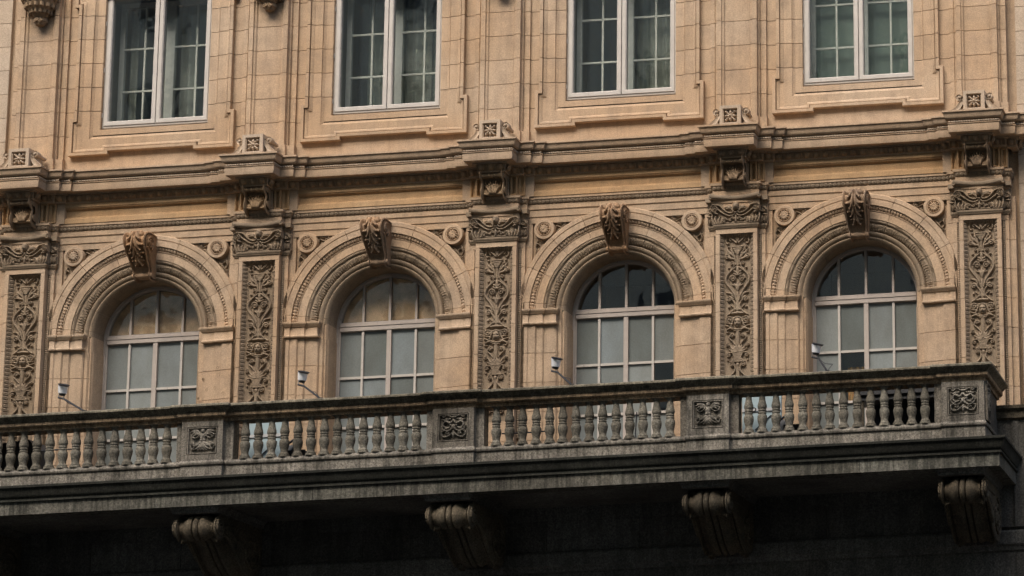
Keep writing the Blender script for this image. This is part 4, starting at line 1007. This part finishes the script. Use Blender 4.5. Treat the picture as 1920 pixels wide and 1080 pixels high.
for i, x in enumerate(PR):
    last = i == 4
    mb = MB(); mb.box(x-.328, x+.328, -1.945, -1.62, 9.526, 10.139)
    if not last: mb.box(x-.455, x+.455, -1.90, -1.70, 9.525, 10.1385)
    else: mb.box(x-.455, x-.32, -1.90, -1.70, 9.525, 10.1385)
    pd = link('pedestal', mb, M_GRAN, BA)
    fr = framed(x-.328, x+.328, 9.526, 10.139, [(0, -1.95), (0, -2.0), (.084, -2.0), (.087, -1.972), (.093, -1.972), (.096, -2.0), (.108, -2.0), (.111, -1.965), (.122, -1.955)])
    link('panel_frame', fr, M_GRAN, pd); link('carved_panel', ME_PR[0 if i in (1, 3) else 1], None, pd, (x, -1.958, 0))
    if last:
        link('panel_frame', framed(-.165, .165, 9.526, 10.139, [(0, .0), (0, -.045), (.03, -.045), (.034, -.03), (.045, -.033), (.05, -.018)]), M_GRAN, pd, (x+.328, -1.79, 0), (0, 0, PI/2))
        me = ME_PR[1].copy(); me.transform(Matrix.Scale(.55, 4, (1, 0, 0))); link('carved_panel', me, M_GRAN, pd, (x+.328+.02, -1.79, 0), (0, 0, PI/2))
        mb = MB(); mb.box(x+.05, x+.30, -1.60, -.50, 9.526, 10.139); link('return_wall', mb, M_LOW, pd)
# balusters
def baluster():
    mb = MB(); prof = [(.079, 9.558), (.082, 9.572), (.066, 9.592), (.060, 9.615), (.066, 9.655), (.080, 9.70), (.086, 9.74), (.082, 9.78), (.066, 9.805), (.062, 9.812), (.070, 9.82), (.070, 9.836), (.060, 9.845), (.060, 9.855), (.070, 9.863), (.070, 9.879), (.064, 9.888), (.076, 9.905), (.080, 9.93), (.074, 9.965), (.060, 10.01), (.053, 10.055), (.049, 10.085), (.054, 10.108), (.078, 10.135), (.08, 10.139)]
    prof = [(q*.90, h) for q, h in prof]; mb.lathe(prof, 0, 0, 18); mb.lathe([(.084, 9.524), (.086, 9.54), (.08, 9.558), (0, 9.56)], 0, 0, 18); mb.box(-.085, .085, -.085, .085, 10.1385, 10.1395); return mb.mesh('baluster', 40)
ME_BL = baluster(); ME_BL.materials.append(M_BAL)
for b_ in range(-1, 4):
    for k in range(14):
        if b_ == -1 and k < 9: continue
        o = link('baluster', ME_BL, None, BA, (4*b_+.642+.2105*k+random.uniform(-.004, .004)-(.03 if b_ == 3 else 0), -1.88, 0), (0, 0, random.uniform(-.05, .05)))
# scroll brackets
def bracket():
    pts = catmull([(-.45, 8.655), (-1.2, 8.655), (-1.80, 8.645), (-1.96, 8.615), (-2.07, 8.555), (-2.115, 8.45), (-2.07, 8.345), (-1.96, 8.285), (-1.86, 8.305), (-1.79, 8.375), (-1.68, 8.365), (-1.50, 8.24), (-1.32, 8.08), (-1.12, 7.94), (-.88, 7.84), (-.65, 7.85), (-.52, 7.93), (-.45, 8.02)], 8)
    def H(u, t):
        a = np.abs(u); fil = .038*(np.exp(-((a-.93)/.06)**4)+np.exp(-(u/.10)**4)); bul = .045*np.exp(-((a-.30)/.20)**2)-.03*np.exp(-((a-.72)/.14)**2)-.04*((a > .82) & (a < .87))-.045*((a > .12) & (a < .17))
        return (fil+bul)*np.clip((t-.10)/.04, 0, 1)
    mb = scroll_body([tuple(p) for p in pts], lambda z: .335, H, 57)
    for sx in (-1, 1):
        mb.add([(sx*.335, y, z) for y, z in [tuple(p) for p in pts]], [tuple(range(len(pts)))])
        for (cy, cz, R, tn, dr) in ((-1.99, 8.45, .135, 1.9, 1), (-.86, 8.20, .30, 2.3, -1)):
            mb.tube([(sx*.345, cy+R*(1-.85*t)*math.cos(2*PI*tn*t*dr+PI/2), cz+R*(1-.85*t)*math.sin(2*PI*tn*t*dr+PI/2)) for t in [k/44 for k in range(45)]], .026, 6)
            mb.lathe([(0, sx*.33), (R*.22, sx*.34), (R*.2, sx*.365), (0, sx*.37)], cy, cz, 12, 'x')
        mb.tube([(sx*.34, -1.86, 8.50), (sx*.34, -1.5, 8.52), (sx*.34, -1.1, 8.52)], .018, 6); mb.tube([(sx*.34, -1.88, 8.36), (sx*.34, -1.65, 8.30), (sx*.34, -1.3, 8.06)], .02, 6)
        for k in range(5): mb.ell((sx*.335, -1.62+.1*k, 8.42-.03*k), (.02, .05, .05), 8)
    return mb.mesh('bracket', 45)
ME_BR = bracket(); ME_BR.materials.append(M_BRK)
mbp = MB(); sweep(mbp, [(-.34, -.45), (-.34, -2.14), (.34, -2.14), (.34, -.45)], [(-.1, 8.657), (.0, 8.658), (.02, 8.675), (.02, 8.70), (.05, 8.735), (.075, 8.76), (.075, 8.774), (-.1, 8.776)]); ME_BP = mbp.mesh('bracket_plate', 35); ME_BP.materials.append(M_LOW)
for x in [0.0, 4.0, 8.0, 12.0, 15.93]:
    br = link('scroll_bracket', ME_BR, None, BA, (x, 0, 0)); link('bracket_plate', ME_BP, None, br, (x, 0, 0))

# ================================================================== THINGS ON THE BALCONY
LMP = ['far left white spotlight on a black arm, in front of the pilaster with the bullet-pocked window jamb', 'white spotlight on a black arm left of the second arched window from the left', 'white spotlight on a black arm left of the third arched window from the left', 'white spotlight on a black arm in front of the rightmost arched window']
LMP[0] = 'leftmost white spotlight on a black arm, left of the first arched window'
for x, xb, lab in zip((1.502, 5.407, 9.479, 13.603), (2.066, 5.869, 9.865, 13.863), LMP):
    t_ = thing('spotlight', lab, 'spotlight', (xb, -1.95, 10.40), 'spotlights on arms along the balcony rail')
    mb = MB(); mb.tube([(x-.06, -1.62, 10.73), (x+.05, -1.65, 10.695), (xb, -1.95, 10.40)], .016, 8); mb.box(xb-.03, xb+.03, -1.99, -1.91, 10.395, 10.42); link('arm', mb, M_BLACK, t_)
    mb = MB(); mb.tube([(x+.02, -1.63, 10.72), (x+.16, -1.70, 10.60), (x+.30, -1.80, 10.555), (xb-.02, -1.94, 10.41)], .006, 5); link('cable', mb, M_BLACK, t_)
    ax = Vector((.13, -.12, 1.0)).normalized(); q = Vector((0, 0, 1)).rotation_difference(ax); rot = q.to_euler()
    def head(prof, n=20):
        m_ = MB(); m_.lathe(prof, 0, 0, n); return m_
    base = (x, -1.62, 10.765)
    hd = link('lamp_head', head([(0, .028), (.062, .03), (.066, .05), (.076, .16), (.0, .161)]), M_LAMP, t_, base, rot)
    link('rim', head([(.072, .150), (.088, .162), (.09, .172), (.084, .176), (.068, .172), (.06, .165)]), M_BLACK, hd, base, rot)
    link('socket', head([(0, -.01), (.036, -.008), (.046, .0), (.052, .03), (.0, .034)]), M_BLACK, hd, base, rot)
    mb = MB(); mb.tube([(-.055, 0, .05), (-.055, 0, -.045), (0, 0, -.062), (.03, 0, -.04), (.03, 0, .0)], .007, 6); link('yoke', mb, M_GREYPL, hd, base, rot)

def board(x, lab):
    t_ = thing('display_board', lab, 'board', (x, -1.1, 9.226), 'pale blue boards behind the balusters')
    def Tb(m_): return m_
    mb = MB(); mb.box(-.26, .36, -.03, .03, .0, 1.12); link('panel', mb, M_BLUE, t_, (x, -1.1, 9.226))
    mb = MB(); mb.box(-.26, .36, -.034, -.031, .80, .845); link('stripe', mb, M_GREYPL, t_, (x, -1.1, 9.226))
    mb = MB(); mb.box(-.26, .36, -.036, -.0345, .775, .79); link('line', mb, M_BLACK, t_, (x, -1.1, 9.226))
    mb = MB(); P = []
    for k in range(25):
        a = 2*PI*k/24; P.append([(-.075+r*math.cos(a)*1.15, -.0375, .825+r*math.sin(a)) for r in (.02, .036)])
    mb.grid(P); link('ring_mark', mb, M_BLACK, t_, (x, -1.1, 9.226))
    for (x0, z0, x1, z1, m_, nm) in ((-.26, .22, .1, .50, M_BLACK, 'cable'), (-.05, .50, .20, .72, M_BLACK, 'cable'), (-.26, .02, -.02, .22, M_GREYPL, 'stay'), (.0, .30, .30, .52, M_GREYPL, 'stay')):
        mb = MB(); mb.tube([(x0, -.04, z0), (x1, -.04, z1)], .008, 6); link(nm, mb, m_, t_, (x, -1.1, 9.226))
board(4.62, 'pale blue board with black ring mark behind the balusters, below the second arched window')
board(12.58, 'pale blue board with a black ring mark, behind the balusters below the rightmost arched window')
def flood(x, lab):
    t_ = thing('floodlight', lab, 'floodlight', (x, -1.3, 9.226), 'black floodlights standing behind the balusters')
    mb = MB(); mb.tube([(-.2, 0, 0), (0, 0, .38)], .014, 6); mb.tube([(.22, 0, 0), (0, 0, .38)], .014, 6); mb.tube([(.0, .2, 0), (0, 0, .38)], .014, 6); link('tripod', mb, M_BLACK, t_, (x, -1.3, 9.226))
    mb = MB(); mb.box(-.02, .24, -.06, .08, .25, .50); mb.box(-.03, .25, -.075, -.06, .24, .51); link('housing', mb, M_BLACK, t_, (x, -1.3, 9.226))
    mb = MB(); mb.tube([(-.10, 0, .60), (.04, 0, .70), (.07, 0, .66), (.0, 0, .5)], .018, 6); link('bracket', mb, M_BLACK, t_, (x, -1.3, 9.226))
    mb = MB(); mb.box(-.20, -.0, .05, .12, .08, .62); link('ballast_box', mb, M_GREYPL, t_, (x, -1.3, 9.226))
flood(5.14, 'black floodlight on a tripod beside a pale board, below the second arched window'); flood(13.06, 'black floodlight on a tripod beside a pale board, below the rightmost arched window')
# dark cabinet at the right
t_ = thing('service_cabinet', 'black open-fronted cabinet with a thick lid behind the balusters of the rightmost bay', 'cabinet', (14.78, -.75, 9.226))
L0 = (14.78, -.75, 9.226)
mb = MB(); mb.box(-.70, .74, -.32, .32, .98, 1.06); mb.box(-.66, .70, -.28, .28, .90, .98); link('lid', mb, M_DKMET, t_, L0)
mb = MB(); mb.box(-.62, -.56, -.26, -.20, 0, .90); link('leg', mb, M_BRK, t_, L0)
mb = MB(); mb.box(.62, .68, -.26, -.20, 0, .90); link('leg', mb, M_DKMET, t_, L0)
mb = MB(); mb.box(-.55, .61, .20, .26, .0, .90); mb.box(-.55, .61, -.2, .2, .1, .14); link('body', mb, M_BLACK, t_, L0)
# far left slanted hood and cables
t_ = thing('vent_hood', 'dark sloping metal hood behind the leftmost visible balusters', 'hood', (.62, -1.2, 9.226)); L0 = (.62, -1.2, 9.226)
mb = MB(); mb.prism([(-.45, -.25), (.42, -.25), (.42, .25), (-.45, .25)], 0, .72)
mb.add([(-.5, -.3, .80), (.30, -.3, .88), (.30, .3, .88), (-.5, .3, .80), (-.45, -.25, .72), (.42, -.25, .72), (.42, .25, .72), (-.45, .25, .72)], [(0, 1, 2, 3), (0, 4, 5, 1), (1, 5, 6, 2), (2, 6, 7, 3), (3, 7, 4, 0)]); link('hood_body', mb, M_DKMET, t_, L0)
mb = MB(); mb.tube([(.3, -.2, .12), (.55, -.25, .35), (.75, -.25, .30)], .03, 8); link('pipe', mb, M_DKMET, t_, L0)
mb = MB(); mb.tube([(.95, -1.35, 9.93), (1.25, -1.35, 9.945), (1.70, -1.35, 9.94)], .012, 6); tag(link('cable', mb, M_BLACK), 'black cable strung behind the balusters at the far left, beside the sloping hood', 'cable')
mb = MB(); mb.tube([(8.55, -1.35, 9.83), (8.9, -1.35, 9.825), (9.3, -1.35, 9.835)], .012, 6); tag(link('cable', mb, M_BLACK), 'black cable strung behind the balusters right of the middle pedestal', 'cable')
mb = MB(); mb.tube([(10.42, -.25, 9.2), (10.40, -.25, 9.7), (10.36, -.25, 9.95), (10.38, -.25, 10.3)], .011, 6); tag(link('cable', mb, M_BLACK), 'wavy black cable hanging in front of the third arched window behind the balusters', 'cable')

# ================================================================== ACROSS THE STREET (seen only mirrored in the panes)
m_, t, b = mat('opposite_brick'); p = pos(t)
br_ = nn(t, 'ShaderNodeTexBrick'); br_.inputs['Scale'].default_value = 1.0; br_.inputs['Brick Width'].default_value = .5; br_.inputs['Row Height'].default_value = .16; br_.inputs['Mortar Size'].default_value = .02
br_.inputs['Color1'].default_value = (.80, .69, .48, 1); br_.inputs['Color2'].default_value = (.66, .57, .40, 1); br_.inputs['Mortar'].default_value = (.20, .19, .18, 1)
sx_ = nn(t, 'ShaderNodeSeparateXYZ'); cx_ = nn(t, 'ShaderNodeCombineXYZ'); t.links.new(p, sx_.inputs[0]); t.links.new(sx_.outputs[0], cx_.inputs[0]); t.links.new(sx_.outputs[2], cx_.inputs[1]); t.links.new(cx_.outputs[0], br_.inputs['Vector'])
t.links.new(br_.outputs['Color'], b.inputs['Base Color']); b.inputs['Roughness'].default_value = .9
OB = thing('brick_building', 'brick building across the street, seen only as reflections in the window panes', 'building', (0, -52, 0))
mb = MB(); mb.box(-110, 100, -66, -52, 0, 60); link('wall', mb, m_, OB)  # height raised to shade the street and fill the reflections
mb = MB(); mb.box(-110, 100, -52.6, -52.001, 60.002, 61.0); link('parapet', mb, M_LOW, OB)
mw = MB(); mw.box(-.7, .7, -.06, .0, 0, 2.0); ME_OW = mw.mesh('window'); ME_OW.materials.append(M_DKMET)
for zz in (3, 7, 11, 15.5, 20, 24.5, 29, 33.5, 38, 42.5, 47):
    for k in range(24): link('window', ME_OW, None, OB, (-64+5*k, -51.96, zz))
